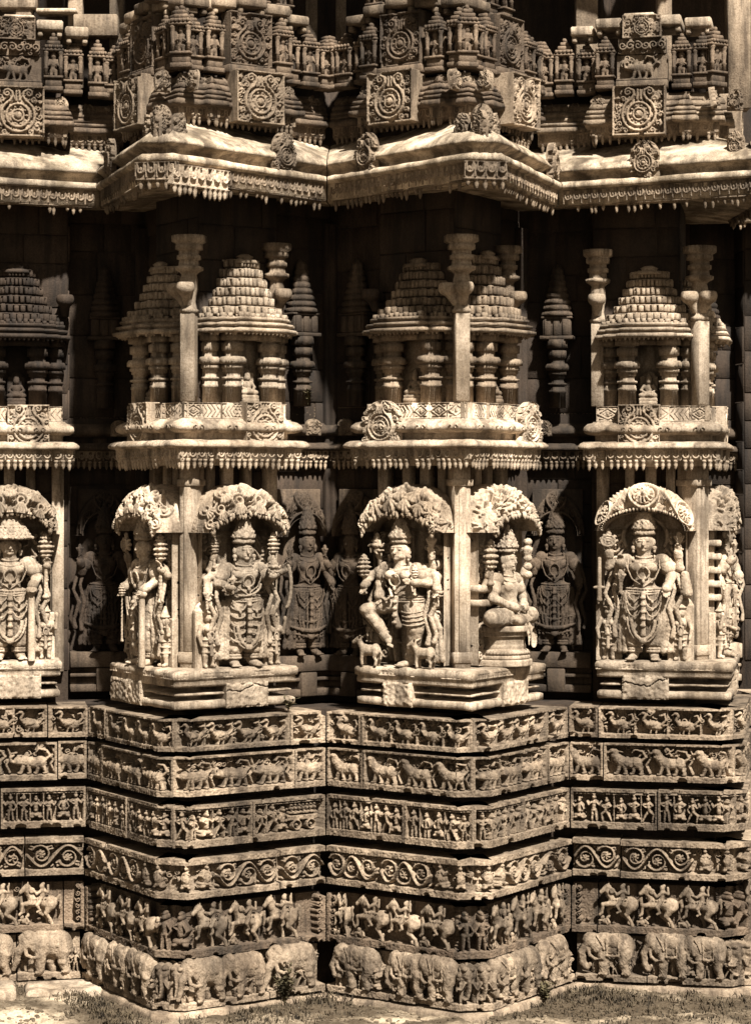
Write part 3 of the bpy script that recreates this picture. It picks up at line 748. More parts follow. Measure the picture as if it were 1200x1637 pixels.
def bend(k,side,o,w,inv):
    """maps slab (u,v,h) to space, turning the last stretch onto the cut corner"""
    sg=1 if side=='R' else -1
    def fn(U,Vv,H):
        M=face_frame(k,side); d=U if side=='R' else w-U      # distance from the middle of the cut corner
        t=np.clip(CHH-d,0,None); s=-o+CH+np.where(d>CHH,d-CHH,0)-t*.7071
        dep=t*.7071
        nx=np.where(d<CHH,-.7071*sg,0.0); ny=np.where(d<CHH,-.7071,-1.0)
        X=s*sg+nx*H; Y=-o+dep+ny*H
        P=np.stack([X,Y,Vv,np.ones_like(X)],-1)@(inv@M).T
        return P[...,:3]
    return fn
for key,name,z0,z1,o,base,mat,lab in COURSES:
    root=empty(name,T4(0,-4.0,z0)); tag(root,lab,'frieze')
    for (k,side) in FACES:
        sc,sr=-o,s_re(o)
        if k=='D': cuts=[(.78,sr)]
        else:
            j=JOINT[key]+rng.uniform(-.05,.05)
            cuts=[(sc,j),(j,sr)]
        for ci,(a,b) in enumerate(cuts):
            z0j=z0+rng.uniform(-.003,.003); oj=o+rng.uniform(-.004,.004)
            inv=np.linalg.inv(T4(0,-4.0,z0))@T4(0,0,z0j)
            end=ci==len(cuts)-1 ; corner=(ci==0 and k!='D')
            if corner: w=j-.004-(-oj+CH)+CHH
            else: w=b-.006-(a+.004)
            first=corner if side=='R' else end
            last=end if side=='R' else corner
            h=slab_relief(key,w,z1-z0,base,k,side,first,last,ci)
            h.wear(.0016,rng.integers(1,7))
            sk=.34 if key=='goose' else .24
            if corner: mo=h.out('frieze_slab',mat,root,None,fn=bend(k,side,oj,w,inv),skirt=0 ,back=sk)
            else:
                s0=(a+.004) if side=='R' else (b-.006)
                mo=h.out('frieze_slab',mat,root,inv@at(k,side,s0,oj,0),skirt=sk)
            if key in CARVED:
                lo=(-oj+CH+.03) if corner else a+.02; hi=(j-.015) if corner else b-.035-(.03 if key=='horse' else 0)
                place_carvings(key,mo,lambda s_,k=k,side=side,oj=oj,inv=inv:inv@at(k,side,s_,oj,0),lo,hi,.040)
# ------------------------------------------------------------------ temple wall and its pilasters
ZL=1.855
wall=empty('temple_wall',T4(0,-3.6,0)); WI=np.linalg.inv(T4(0,-3.6,0))
tag(wall,'dark recessed stone wall with tall pilasters that stands behind all the sculpture','wall')
m=MB()
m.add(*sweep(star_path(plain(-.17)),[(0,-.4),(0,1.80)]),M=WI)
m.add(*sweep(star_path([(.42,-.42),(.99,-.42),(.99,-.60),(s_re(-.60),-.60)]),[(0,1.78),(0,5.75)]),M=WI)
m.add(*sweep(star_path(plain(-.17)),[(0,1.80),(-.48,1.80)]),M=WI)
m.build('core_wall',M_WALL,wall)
# the wall is laid in uneven blocks
m=MB(); wp=star_path([(.42,-.42),(.99,-.42),(.99,-.60),(s_re(-.60),-.60)])
for F,L in segs(wp,.12):
    z=2.0
    while z<5.6:
        hz=rng.uniform(.17,.30); x=0.0
        while x<L-.02:
            wx=min(rng.uniform(.18,.46),L-x); 
            if L-x-wx<.08: wx=L-x
            m.add(*box(x+.003,-rng.uniform(.004,.014),z+.003,x+wx-.003,.05,z+hz-.003,.005),M=WI@F); x+=wx
        z+=hz
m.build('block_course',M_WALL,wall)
for (k,side) in FACES:
    if k=='D': L=[]
    else: L=[(.32,.055),(.47,.03),(.60,.035),(.74,.03),(.92,.04),(1.49,.035)]
    for s,hw in L:
        m=MB(); sg=1 if side=='R' else -1
        M=WI@face_frame(k,side)
        if s==.32 and side=='L': continue
        if s==.32:
            o0,o1=-.40,-.26; CF=M@T4(.285,.285,0)@RZ(-PI/4); m.add(*box(-.052,-.05,2.0,.052,.15,3.42,.006),M=CF); m.add(*box(-.024,-.058,2.2,.024,.1,3.24,.005),M=CF)
            m.add(*box(-.066,-.066,3.24,.066,.15,3.285,.006),M=CF); m.add(*box(-.06,-.06,2.13,.06,.15,2.20,.006),M=CF)
        elif s==1.49: m.add(*box(sg*s-hw,.55,2.0,sg*s+hw,.64,5.0,.006),M=M)
        else: m.add(*box(sg*s-hw,.345,2.0,sg*s+hw,.43,3.42,.005),M=M)
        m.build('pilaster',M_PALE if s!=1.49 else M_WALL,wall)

# ------------------------------------------------------------------ medallion motif used on gables
def medallion(h,cx,cy,R,rich=True):
    """disc of concentric rings inside a horseshoe frame that flares into curls at the top"""
    b=h.base
    h.ell(cx,cy,R*.62,R*.62,0,.35); h.ring(cx,cy,R*.60,R*.07,.95); h.ring(cx,cy,R*.30,R*.06,.9); h.ell(cx,cy,R*.2,R*.2,0,1.1)
    for q in range(10):
        a=q/10*2*PI; h.ell(cx+.45*R*math.cos(a),cy+.45*R*math.sin(a),R*.07,R*.07,0,.85)
    a0=PI*.5+.52; an=np.linspace(a0,a0+2*PI-1.04,40); P=np.stack([cx+.86*R*np.cos(an),cy+.86*R*np.sin(an)],-1)
    h.poly(P,R*.075,1.05)
    for e in(-1,1):
        h.poly([(cx+e*.42*R,cy+.74*R),(cx+e*.26*R,cy+1.0*R),(cx+e*.30*R,cy+1.22*R),(cx+e*.52*R,cy+1.34*R)],R*.075,1.05)
        h.spiral(cx+e*.56*R,cy+1.14*R,R*.2,1.2,PI/2,-e,R*.06,1.0)
        h.cap(cx+e*.1*R,cy+.78*R,cx+e*.08*R,cy+1.25*R,R*.07,R*.05,.9)
        if rich:
            for q in range(5):
                a=-.9+q*.42; x=cx+e*1.12*R*math.cos(a); y=cy+1.1*R*math.sin(a); h.spiral(x,y,R*.15,1.1,rng.uniform(0,6),e,R*.05,.9)
def medal_panel(w,hh,R,mat,parent,M,base=-.035,skirt=.08,cy=None):
    h=HF(w,hh,base); h.st=.66; e=.012
    h.rect(0,0,w,e,0); h.rect(0,hh-e,w,hh,0); h.rect(0,0,e*.7,hh,-.004); h.rect(w-e*.7,0,w,hh,-.004)
    fill_leaves(h,.02,.02,w-.02,hh-.02,int(w*hh*1500),.7)
    medallion(h,w/2,cy if cy else hh*.42,R); h.wear(.001,3)
    return h.out('medallion',mat,parent,M@T4(-w/2,0,0),skirt=skirt)
def gable(w,hh,mat,parent,M,name='gable_medallion',base=-.04):
    """free-standing pointed gable with a rounded outline: body from a carved field, outline cut away"""
    h=HF(w,hh,base,r=.004); R=w*.36; medallion(h,w/2,hh*.40,R,False)
    fill_leaves(h,.01,.01,w-.01,hh-.01,int(w*hh*1800),.7)
    h.wear(.001)
    X,Y=np.meshgrid(h.x,h.y,indexing='ij'); t=np.clip(Y/hh,0,1)
    half=w/2*np.where(t<.62,1,np.sqrt(np.clip(1-((t-.62)/.38)**1.6,0,1))*.92+.06)
    half*=1-.06*np.abs(np.sin(Y/.02)); 
    keep=np.abs(X-w/2)<half+.003
    # squeeze the grid columns to the outline
    def fn(U,Vv,H):
        tt=np.clip(Vv/hh,0,1); hf=np.where(tt<.62,1,np.sqrt(np.clip(1-((tt-.62)/.38)**1.6,0,1))*.92+.08)
        return np.stack([(U-w/2)*hf,-H,Vv],-1)
    def fn2(U,Vv,H):
        P=fn(U,Vv,H); P=P@M[:3,:3].T+M[:3,3]; return P
    return h.out(name,mat,parent,None,fn=fn2,back=.05,skirt=0)
def bits_along(path,step,fn,margin=.01,minlen=.03):
    for M,L in segs(path,minlen):
        n=max(1,int(round((L-2*margin)/step)))
        for i in range(n): fn(M@T4(margin+(i+.5)*(L-2*margin)/n,0,0),(L-2*margin)/n)
DROP=lathe([(.003,-.045),(.009,-.038),(.012,-.022),(.009,-.008),(.012,0),(.012,.012)],6)
CONE=[(.002,-.05),(.008,-.04),(.0125,-.018),(.010,-.004),(.0145,.0),(.0145,.012)]
def fringe(path,z,step,parent,mat,scale=1.0,name='pendant_fringe',skip=.06):
    V,Q,T=lathe(CONE,7); m=MB()
    def put(M,w):
        if rng.random()<skip: return
        k=scale*rng.uniform(.8,1.08); m.add(V*np.array([scale,scale,k]),Q,T,M=M@T4(rng.uniform(-.003,.003),.016,z))
    bits_along(path,step,put); return m.build(name,mat,parent)
def carved_band(path,z0,z1,parent,mat,draw,base=-.014,name='carved_band',minlen=.03):
    obs=[]
    for M,L in segs(path,minlen):
        h=HF(L,z1-z0,base,r=.0045); h.st=.6; draw(h,L,z1-z0); h.wear(.0008,1); obs.append(h.out(name,mat,parent,M@T4(0,0,z0),skirt=.03))
    return obs
def chevrons(h,w,hh):
    n=max(1,int(round(w/(hh*1.05)))); c=w/n; e=.008
    h.rect(0,0,w,e,0); h.rect(0,hh-e,w,hh,0)
    for i in range(n):
        x=(i+.5)*c; y=hh/2; a,b=c*.44,hh*.36
        h.rect(i*c-.002,0,i*c+.003,hh,0)
        if rng.random()<.55:
            h.poly([(x-a,y),(x,y+b),(x+a,y),(x,y-b),(x-a,y)],.0055,1.0); h.poly([(x-a*.5,y),(x,y+b*.5),(x+a*.5,y),(x,y-b*.5),(x-a*.5,y)],.005,.9)
            h.ell(x,y,.012,.012,0,1.1)
            for u in(-1,1):
                for v in(-1,1): h.cap(x+u*a*.8,y+v*b*.9,x+u*a*.45,y+v*b*.9,.008,.004,.9)
        else:
            for q in(-1.1,-.55,0,.55,1.1):
                h.poly([(x+q*a-a*.5,y+b),(x+q*a,y),(x+q*a-a*.5,y-b)] if i%2 else [(x+q*a+a*.5,y+b),(x+q*a,y),(x+q*a+a*.5,y-b)],.0055,.95)
def fascia(h,w,hh):
    n=max(1,int(round(w/.062))); c=w/n; h.rect(0,hh-.008,w,hh,0)
    for i in range(n):
        x=(i+.5)*c; h.ring(x,hh*.52,c*.30,.007,1.0,0,PI,2*PI); h.cap(x-c*.30,hh*.52,x-c*.30,hh-.008,.007,.007,1.0); h.cap(x+c*.30,hh*.52,x+c*.30,hh-.008,.007,.007,1.0)
        h.ell(x,hh*.56,c*.13,hh*.16,0,.95); h.cap(i*c,.006,i*c,hh-.01,.006,.005,.75)

# ------------------------------------------------------------------ pedestals that carry the statues
ptxt={'Z':'stone pedestal with dark slots under the statue at the left picture edge',
 'A':'cracked stone pedestal with dark slots under the bow holder statue, turning round its corner',
 'B':'broad stone pedestal with dark slots under the dancing and the cross-legged seated statues',
 'C':'stone pedestal with dark slots under the standing goddess statue on the right'}
PED=[(-.30,1.858),(-.012,1.858),(0,1.866),(0,1.905),(-.012,1.913),(-.16,1.916),(-.16,1.946),(-.03,1.949),(-.018,1.953),(-.018,1.963),(-.05,1.972),(-.16,1.976),(-.16,2.006),(-.02,2.010),(.0,2.014),(.004,2.03),(.0,2.062),(.012,2.068),(.014,2.112),(.004,2.126),(-.03,2.130),(-.36,2.130)]
PED=[(o,1.855+(z-1.855)*.895) for o,z in PED]
for k in 'ZABC':
    th=math.radians(BIS[k]); r=empty('statue_pedestal',T4(4.4*math.sin(th),-4.4*math.cos(th),ZL)); I=np.linalg.inv(T4(4.4*math.sin(th),-4.4*math.cos(th),ZL))
    tag(r,ptxt[k],'pedestal',group='pedestals under the statues')
    o=-.06; sp=[(-o,o),(.92,o),(.92,-.36)]
    path=star_path(sp,(k,))
    m=MB(); m.add(*sweep_worn(path,PED,.07,.0032),M=I); m.build('moulding',M_PALE,r)
    for side in 'LR':
        sg=1 if side=='R' else -1
        m=MB(); a,b=(.42,.72) if side=='R' else (.50,.93)
        if k=='B' and side=='L': a,b=.50,.72
        if k=='C' and side=='L': a,b=.46,.76
        if k=='Z': a,b=.36,.80
        x0,x1=sorted((sg*a,sg*b))
        wb=x1-x0; h=HF(wb,.155,-.03,r=.005); nb=rng.normal(0,1,h.H.shape)
        for _ in range(3):
            for ax in(0,1): nb=(nb+np.roll(nb,1,ax)+np.roll(nb,-1,ax))/3
        h.H[:]=nb/nb.std()*.0022; X_,Y_=np.meshgrid(h.x,h.y,indexing='ij'); ed=np.minimum(np.minimum(X_,wb-X_),np.minimum(Y_,.155-Y_)); h.H-=np.clip(.012-ed,0,None)*.7*rng.uniform(.3,1.6,h.H.shape)
        for _ in range(rng.integers(4,9)):
            cx,cy=rng.uniform(0,wb),rng.choice([0.,.155]); h.cut(cx,cy,cx+rng.uniform(-.02,.02),cy+rng.uniform(-.012,.012),rng.uniform(.006,.017),-.014)
        if k in 'AC':
            cx,cy=.0,.10
            while cx<wb:
                nx_,ny_=cx+.02,cy+rng.uniform(-.013,.017); h.cut(cx,cy,nx_,ny_,.0032,-.022); cx,cy=nx_,ny_
        h.out('plain_block',M_PALE,r,I@face_frame(k,side)@T4(x0,.045,1.855),skirt=.25)
    # upright flutes and small rosettes cut into the edge of the top slab
    def flutes(h,w,hh):
        n=max(1,int(w/.030)); h.rect(0,hh-.006,w,hh,0); h.rect(0,0,w,.005,0)
        for q in range(n):
            if rng.random()<.9: h.cap((q+.5)*w/n,.008,(q+.5)*w/n,hh-.008,.0105,.0105,rng.uniform(.7,1.0))
    V0,_,_=sweep([(x+I[0,3],y+I[1,3]) for x,y in path],[(.012,0)]); carved_band([tuple(v[:2]) for v in V0][1:-1],2.048-ZL,2.083-ZL,r,M_PALE,flutes,base=-.010,name='fluted_edge')
# lower, darker pedestals in the recesses
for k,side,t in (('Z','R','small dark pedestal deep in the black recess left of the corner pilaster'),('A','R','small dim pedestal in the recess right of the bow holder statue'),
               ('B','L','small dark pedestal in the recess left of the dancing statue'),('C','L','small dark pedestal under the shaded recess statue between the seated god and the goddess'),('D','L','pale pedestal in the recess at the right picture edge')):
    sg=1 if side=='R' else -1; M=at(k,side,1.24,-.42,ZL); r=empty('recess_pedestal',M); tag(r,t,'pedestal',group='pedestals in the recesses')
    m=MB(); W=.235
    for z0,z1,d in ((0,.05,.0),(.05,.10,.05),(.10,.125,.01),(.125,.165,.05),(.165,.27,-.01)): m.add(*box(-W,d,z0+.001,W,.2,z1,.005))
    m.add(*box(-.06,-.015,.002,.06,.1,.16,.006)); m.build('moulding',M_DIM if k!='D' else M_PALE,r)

# ------------------------------------------------------------------ lower cornice over the statues, one block per star point
ctxt={'Z':'pale stone cornice over the left edge statue, with a large medallion panel at the picture edge',
 'A':'pale stone cornice over the bow holder statue, with a square medallion panel on its right face',
 'B':'pale stone cornice over the dancing and seated statues, with round medallions on both faces',
 'C':'pale stone cornice over the goddess statue, with a square medallion on its left face'}
CORN=[(-.32,3.372),(-.05,3.372),(-.05,3.405),(-.035,3.41),(-.035,3.478),(0,3.485),(.004,3.492),(.004,3.505),(-.012,3.522),(-.03,3.530),(-.10,3.535),(-.10,3.575),
      (-.055,3.58),(-.035,3.592),(-.028,3.610),(-.034,3.630),(-.055,3.648),(-.085,3.658),(-.085,3.665),(-.11,3.666),(-.11,3.768),(-.40,3.770)]
def wav(path,step,a):
    p=resample(path,step); return [(x+rng.normal(0,a),y+rng.normal(0,a)) for x,y in p]
for k in 'ZABC':
    th=math.radians(BIS[k]); r=empty('cornice',T4(4.3*math.sin(th),-4.3*math.cos(th),3.37)); I=np.linalg.inv(T4(4.3*math.sin(th),-4.3*math.cos(th),3.37))
    tag(r,ctxt[k],'cornice',group='cornices over the statues')
    o=-.10; e=1.05
    sp=[(-o,o),(.36,o),(.36,o+.02),(.90,o+.02),(.90,o),(e,o),(e,-.42)]
    path=star_path(sp,(k,))
    m=MB(); m.add(*sweep_worn(path,CORN,.06,.0028),M=I); m.build('moulding',M_PALE,r)
    def off(pa,d):
        V,_,_=sweep(pa,[(d,0)]); return [tuple(v[:2]) for v in V]
    loc=lambda pa:[(x+I[0,3],y+I[1,3]) for x,y in pa]
    pz=I[2,3]
    carved_band(loc(off(path,-.105)[1:-1]),3.668+pz,3.768+pz,r,M_PALE,chevrons,base=-.018,name='chevron_band')
    carved_band(loc(off(path,-.028)[1:-1]),3.408+pz,3.478+pz,r,M_PALE,fascia,base=-.020,name='fascia_band')
    fringe(loc(off(path,-.030)[1:-1]),3.400+pz,.043,r,M_PALE,1.15)
    # small curl reliefs on the rounded moulding
    m=MB()
    for M,L in segs(loc(off(path,-.03)[1:-1]),.1):
        n=int(L/.16)
        for i in range(n):
            x=(i+.5)*L/n+rng.uniform(-.02,.02)
            for e2 in(-1,1):
                an=np.linspace(0,4.6,9); P=np.stack([x+e2*(.020+.015*np.cos(an)*(1-an/7)),np.full(9,-.004),3.612+pz+.016*np.sin(an)*(1-an/9)],-1)
                m.add(*tube(P,.005,5),M=M)
    m.build('curl_relief',M_PALE,r)
    for side in 'LR':
        w,hh=(.27,.235)
        sc=.72 if side=='R' else .70
        if k=='A' and side=='R': sc=.74
        if k=='B' and side=='L': sc=.78
        if k=='B' and side=='R': sc=.88
        if k=='C' and side=='L': sc=.66
        F=I@at(k,side,sc,o-.018,3.512)
        if k in('A','Z','C'): medal_panel(w,hh+.03,.112,M_PALE,r,F,base=-.034,skirt=.10,cy=.11)
        else: gable(.29,.275,M_PALE,r,F@T4(0,-.014,0),base=-.038)
# recessed cornice pieces between the star points
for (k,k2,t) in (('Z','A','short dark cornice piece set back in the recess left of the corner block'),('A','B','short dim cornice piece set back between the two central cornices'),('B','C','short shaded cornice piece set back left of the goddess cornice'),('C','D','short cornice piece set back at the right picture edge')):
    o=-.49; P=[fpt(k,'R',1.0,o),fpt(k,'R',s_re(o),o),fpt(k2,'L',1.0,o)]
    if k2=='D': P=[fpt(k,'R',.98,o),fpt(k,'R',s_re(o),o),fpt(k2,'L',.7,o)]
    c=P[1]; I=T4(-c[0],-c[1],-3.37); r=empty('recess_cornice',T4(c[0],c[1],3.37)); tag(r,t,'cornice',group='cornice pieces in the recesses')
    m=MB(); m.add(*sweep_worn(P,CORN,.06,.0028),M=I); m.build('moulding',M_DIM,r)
    lp=[(x-c[0],y-c[1]) for x,y in P]
    def off2(pa,d):
        V,_,_=sweep(pa,[(d,0)]); return [tuple(v[:2]) for v in V]
    carved_band(off2(lp,-.105),3.668-3.37,3.768-3.37,r,M_MID,chevrons,base=-.018,name='chevron_band')
    carved_band(off2(lp,-.028),3.408-3.37,3.478-3.37,r,M_MID,fascia,base=-.020,name='fascia_band')
    fringe(off2(lp,-.03),3.40-3.37,.036,r,M_MID)
    for s_,sd_ in ((.22,0),(.22,1)):
        M,L=segs(lp)[sd_]; x=L-.11 if sd_==0 else .11
        gable(.11,.11,M_MID,r,M@T4(x,.0,3.58-3.37),name='gable_medallion',base=-.02)
# ------------------------------------------------------------------ sculpted deities
def lerp(a,b,t): return tuple(a[i]+(b[i]-a[i])*t for i in range(3))
def vadd(a,b,k=1): return tuple(a[i]+b[i]*k for i in range(3))
def hand(S,p,d,side,r=.0075,curl=.35):
    """palm and five unequal fingers pointing along d, bent towards the viewer"""
    d=np.array(d,float); d/=np.linalg.norm(d); sidev=np.cross(d,(0,1,0)); n=np.linalg.norm(sidev); sidev=sidev/n if n>.2 else np.array([1.,0,0])
    p=np.array(p,float); S.ball(tuple(p+d*.012),(.016,.011,.018),.008)
    for q,l in enumerate((.030,.038,.036,.026)):
        a=p+d*.022+sidev*(q-1.5)*.0095; b=a+d*l*.55; c=b+d*l*.45+np.array([0,-1,0])*l*curl
        S.cone(a,b,r*.75,r*.68,.003); S.cone(b,c,r*.68,r*.5,.003)
    a=p+d*.006+sidev*.014*side; S.cone(a,a+sidev*.012*side+d*.018+np.array([0,-.008,0]),r*.8,r*.6,.003)
def arm(S,J,sh,el,wr,dirv=None,r=.036,side=1,bang=True):
    S.cone(sh,el,r,r*.80,.014); S.cone(el,wr,r*.82,r*.55,.008)
    d=np.array(wr)-np.array(el) if dirv is None else dirv
    hand(S,wr,d,side)
    if bang:
        for t in(.38,.50): q=lerp(sh,el,t); q2=lerp(sh,el,t+.06); J.cone(q,q2,r*1.13,r*1.13,.002)
        for t in(.80,.90,1.0): q=lerp(el,wr,t-.03); q2=lerp(el,wr,t+.02); J.cone(q,q2,r*.80,r*.78,.002)
def head(S,J,c,k=1.0,turn=0):
    x,y,z=c
    S.ball(c,(.050*k,.050*k,.064*k),.012); S.ball((x+turn*.01,y-.012*k,z-.03*k),(.038*k,.036*k,.034*k),.014)
    S.cone((x+turn*.014,y-.050*k,z+.012*k),(x+turn*.016,y-.060*k,z-.014*k),.006*k,.009*k,.004)
    for e in(-1,1):
        S.ball((x+e*.020*k+turn*.012,y-.043*k,z+.012*k),(.012*k,.008*k,.0065*k),.002)
        S.cone((x+e*.008*k+turn*.012,y-.047*k,z+.026*k),(x+e*.032*k+turn*.010,y-.040*k,z+.024*k),.004*k,.003*k,.002)
        S.ball((x+e*.052*k,y+.004*k,z),(.010*k,.012*k,.026*k),.004)
        J.ball((x+e*.056*k,y-.008*k,z-.036*k),(.014*k,.012*k,.016*k),.002); J.ball((x+e*.056*k,y-.012*k,z-.058*k),(.008*k,.008*k,.012*k),.002)
    S.cone((x-.014*k+turn*.013,y-.048*k,z-.032*k),(x+.014*k+turn*.013,y-.048*k,z-.032*k),.0055*k,.0055*k,.002)
    S.ball((x+turn*.012,y-.040*k,z-.050*k),(.014*k,.012*k,.012*k),.008)
    S.cone((x,y,z-.05*k),(x,y+.005,z-.10*k),.034*k,.036*k,.012)
def crown(C,c,k=1.0,kind='tall'):
    x,y,z=c
    C.loop((x,y,z),.056*k,.054*k,.010*k); C.loop((x,y,z+.014*k),.052*k,.050*k,.007*k)
    if kind=='tall':
        for i in range(5):
            t=i/5; r=.054*k*(1-t)**.8+.012*k; zz=z+.02*k+t*.115*k
            C.disc((x,y,zz+.012*k),r*.97,.013*k,.002,2,.004)
            C.loop((x,y,zz+.004*k),r,r,.0045*k)
            for q in range(7):
                a=PI+PI*q/6; C.ball((x+r*math.cos(a),y+r*math.sin(a),zz+.011*k),.0075*k,.002)
        C.ball((x,y,z+.145*k),(.016*k,.016*k,.022*k),.006)
        C.ball((x,y-.052*k,z+.03*k),(.014*k,.01*k,.024*k),.003)
        for e in(-1,1): C.ball((x+e*.05*k,y-.02*k,z+.028*k),(.012*k,.012*k,.018*k),.003)
    elif kind=='cap':
        for i in range(7):
            t=i/7; r=.118*k*(1-t*.80); zz=z+t*.155*k
            C.disc((x,y+.01,zz+.010*k),r*.97,.014*k,.002,2,.005)
            for q in range(13):
                a=PI+PI*q/12; C.ball((x+r*math.cos(a),y+.01+r*math.sin(a),zz+.006),(.011*k,.011*k,.009*k),.001)
        C.ball((x,y+.01,z+.165*k),.022*k,.006)
    else:
        C.cone((x,y,z),(x,y,z+.04*k),.052*k,.034*k,.006); C.ball((x,y,z+.07*k),(.03*k,.03*k,.03*k),.004)
def necklaces(J,c,k=1.0,long=True):
    x,y,z=c # base of neck
    J.loop((x,y,z),.042*k,.042*k,.008*k,.35); J.loop((x,y-.012*k,z-.020*k),.060*k,.052*k,.008*k,.6); J.loop((x,y-.018*k,z-.042*k),.072*k,.056*k,.0065*k,.75)
    if long:
        P=[(x+.030*k*math.sin(a)*1.1,y-.066*k-.012*k*math.cos(a/2),z-.07*k-.055*k*(1-math.cos(a))/2*1.5) for a in np.linspace(-PI,PI,13)]
        J.tube(P,.006*k,.002); J.ball((x,y-.078*k,z-.165*k),(.010*k,.008*k,.016*k),.002)
        for e in(-1,1): J.tube([(x+e*.08*k,y-.03*k,z-.01*k),(x+e*.086*k,y-.055*k,z-.08*k),(x+e*.06*k,y-.06*k,z-.15*k),(x,y-.062*k,z-.2*k)],.005*k,.002)
def skirt(G,J,hip,legs,hem,k=1.0,var=0):
    """cloth round the hips and legs with pleats, looped girdles and a hanging tassel"""
    x,y,z=hip
    for a,b in legs: G.cone(a,lerp(a,b,.55),.062*k,.052*k,.014); G.cone(lerp(a,b,.55),b,.052*k,.046*k,.01)
    G.ball((x,y,z),(.095*k,.066*k,.05*k),.016)
    for q in range(3): J.loop((x,y,z+.028*k-.016*k*q),.092*k+.003*q,.066*k+.002*q,.0062*k,.05)
    if var==1:   # straight pleats and a broad hem
        for q in range(9):
            t=(q-4)/4; G.tube([(x+.088*t*k,y-.064*k*math.sqrt(max(0,1-.7*t*t)),z),(x+.098*t*k,y-.070*k*math.sqrt(max(0,1-.7*t*t)),z-.18*k),(x+.104*t*k,y-.066*k*math.sqrt(max(0,1-.7*t*t)),z-.31*k)],.0085*k,.003)
        for q in range(2): J.tube([(x+.108*t*k,y-.070*k*math.sqrt(max(0,1-.75*t*t)),z-(.30-.10*q)*k-.012*math.cos(t*3)) for t in np.linspace(-1,1,9)],.008*k,.003)
    if var==2:   # cloth wound slantwise round the thighs
        for q in range(5):
            for e in(-1,1): J.tube([(x+e*(.012+.040*(1-math.cos(a)))*k,y-.068*k*math.sin(a*.5+.8),z-(.035+.052*q)*k-.030*k*math.sin(a)) for a in np.linspace(.2,PI-.1,8)],.0062*k,.002)
    for e in(-1,1):
        for q,(w,d) in enumerate((((.030,.05),(.044,.10),(.05,.155)),((.036,.06),(.05,.11)),((.04,.07),))[var]):
            P=[(x+e*(.048+w*math.cos(a))*k,y-(.066+.006*q)*k,z+(.0-d*math.sin(a)*1.0)*k) for a in np.linspace(0,PI,9)]
            J.tube(P,.0052*k,.002); J.ball((x+e*.048*k,y-.075*k,z-d*k-.008*k),(.008*k,.007*k,.012*k),.002)
        for q in range(3):
            P=[(x+e*(.085+.012*q)*k,y-.03*k+.02*k*q,z),(x+e*(.105+.016*q)*k,y-.02*k+.015*k*q,z-.18*k),(x+e*(.10+.03*q)*k,y-.01*k+.012*k*q,max(.03,z-.38*k))]
            G.tube(P,[.012*k,.013*k,.016*k],.006)
    P=[(x,y-.078*k,z),(x,y-.086*k,z-.10*k),(x,y-.082*k,z-.20*k),(x,y-.074*k,z-.27*k)]
    J.tube(P,[.014*k,.012*k,.012*k,.016*k],.003)
    for q in range(5): J.ball((x,y-.094*k,z-.03*k-.045*k*q),(.017*k,.010*k,.012*k),.002)
    P=[(x+.062*k*math.cos(a),y-.072*k,z-.18*k-.12*k*math.sin(a)) for a in np.linspace(0,PI,11)]
    J.tube(P,.010*k,.003)
    P=[(x+.085*k*math.cos(a),y-.066*k,z-.16*k-.16*k*math.sin(a)) for a in np.linspace(0,PI,11)]
    J.tube(P,.006*k,.003); J.ball((x,y-.08*k,z-.31*k),(.022*k,.014*k,.02*k),.003)
def foot(S,p,d=(0,-1,0),k=1.0):
    p=np.array(p,float); d=np.array(d,float); d/=np.linalg.norm(d); s=np.array([-d[1],d[0],0])
    S.cone(tuple(p),tuple(p+d*.045*k-np.array([0,0,.010*k])),.022*k,.018*k,.01)
    for q in range(5):
        a=p+d*.052*k+s*(q-2)*.0095*k-np.array([0,0,.014*k]); S.cone(a,a+d*(.018-.0015*abs(q-1))*k,.0062*k,.0055*k,.003)
def torso(S,hip,chest,neck,k=1.0,bust=False):
    S.ball(hip,(.084*k,.058*k,.058*k),.015); S.cone(hip,lerp(hip,chest,.5),.060*k,.050*k,.02); S.ball(chest,(.078*k,.054*k,.066*k),.02)
    S.cone(lerp(hip,chest,.5),chest,.050*k,.058*k,.02); S.ball(vadd(chest,(0,-.02*k,-.09*k)),(.044*k,.036*k,.04*k),.015)
    for e in(-1,1):
        S.ball(vadd(neck,(e*.088*k,0,-.035*k)),(.036*k,.036*k,.036*k),.016)
        if bust: S.ball(vadd(chest,(e*.040*k,-.045*k,.004*k)),(.036*k,.034*k,.036*k),.006)
        else: S.ball(vadd(chest,(e*.036*k,-.036*k,.008*k)),(.036*k,.024*k,.03*k),.012)
    S.cone(vadd(neck,(0,.004,-.03*k)),neck,.042*k,.034*k,.014)
# attributes
def mace(A,p,ln=.24,k=1.0):
    x,y,z=p; A.cone((x,y,z-ln),(x,y,z),.013*k,.009*k,.003); A.ball((x,y,z-ln),(.022*k,.022*k,.018*k),.005)
    for q,(dz,r) in enumerate(((.0,.026),(.028,.036),(.062,.040),(.096,.034),(.124,.024),(.146,.014))):
        A.ball((x,y,z+dz*k),(r*k,r*k,.020*k),.003)
        for e in range(8):
            a=e*PI/4; A.ball((x+r*k*math.cos(a),y+r*k*math.sin(a),z+dz*k),.0085*k,.001)
def discus(A,p,k=1.0):
    x,y,z=p; A.disc(p,.040*k,.012*k); 
    def ring(R,r):
        P=[(x+R*math.cos(a),y-.012*k,z+R*math.sin(a)) for a in np.linspace(0,2*PI,17)]; A.tube(P,r,.001)
    ring(.036*k,.006*k); ring(.018*k,.005*k); A.ball((x,y-.014*k,z),.009*k,.001)
    for q in range(9): a=q/9*2*PI; A.ball((x+.046*k*math.cos(a),y,z+.046*k*math.sin(a)),(.010*k,.012*k,.010*k),.002)
    A.ball((x,y,z+.058*k),(.014*k,.012*k,.026*k),.004)
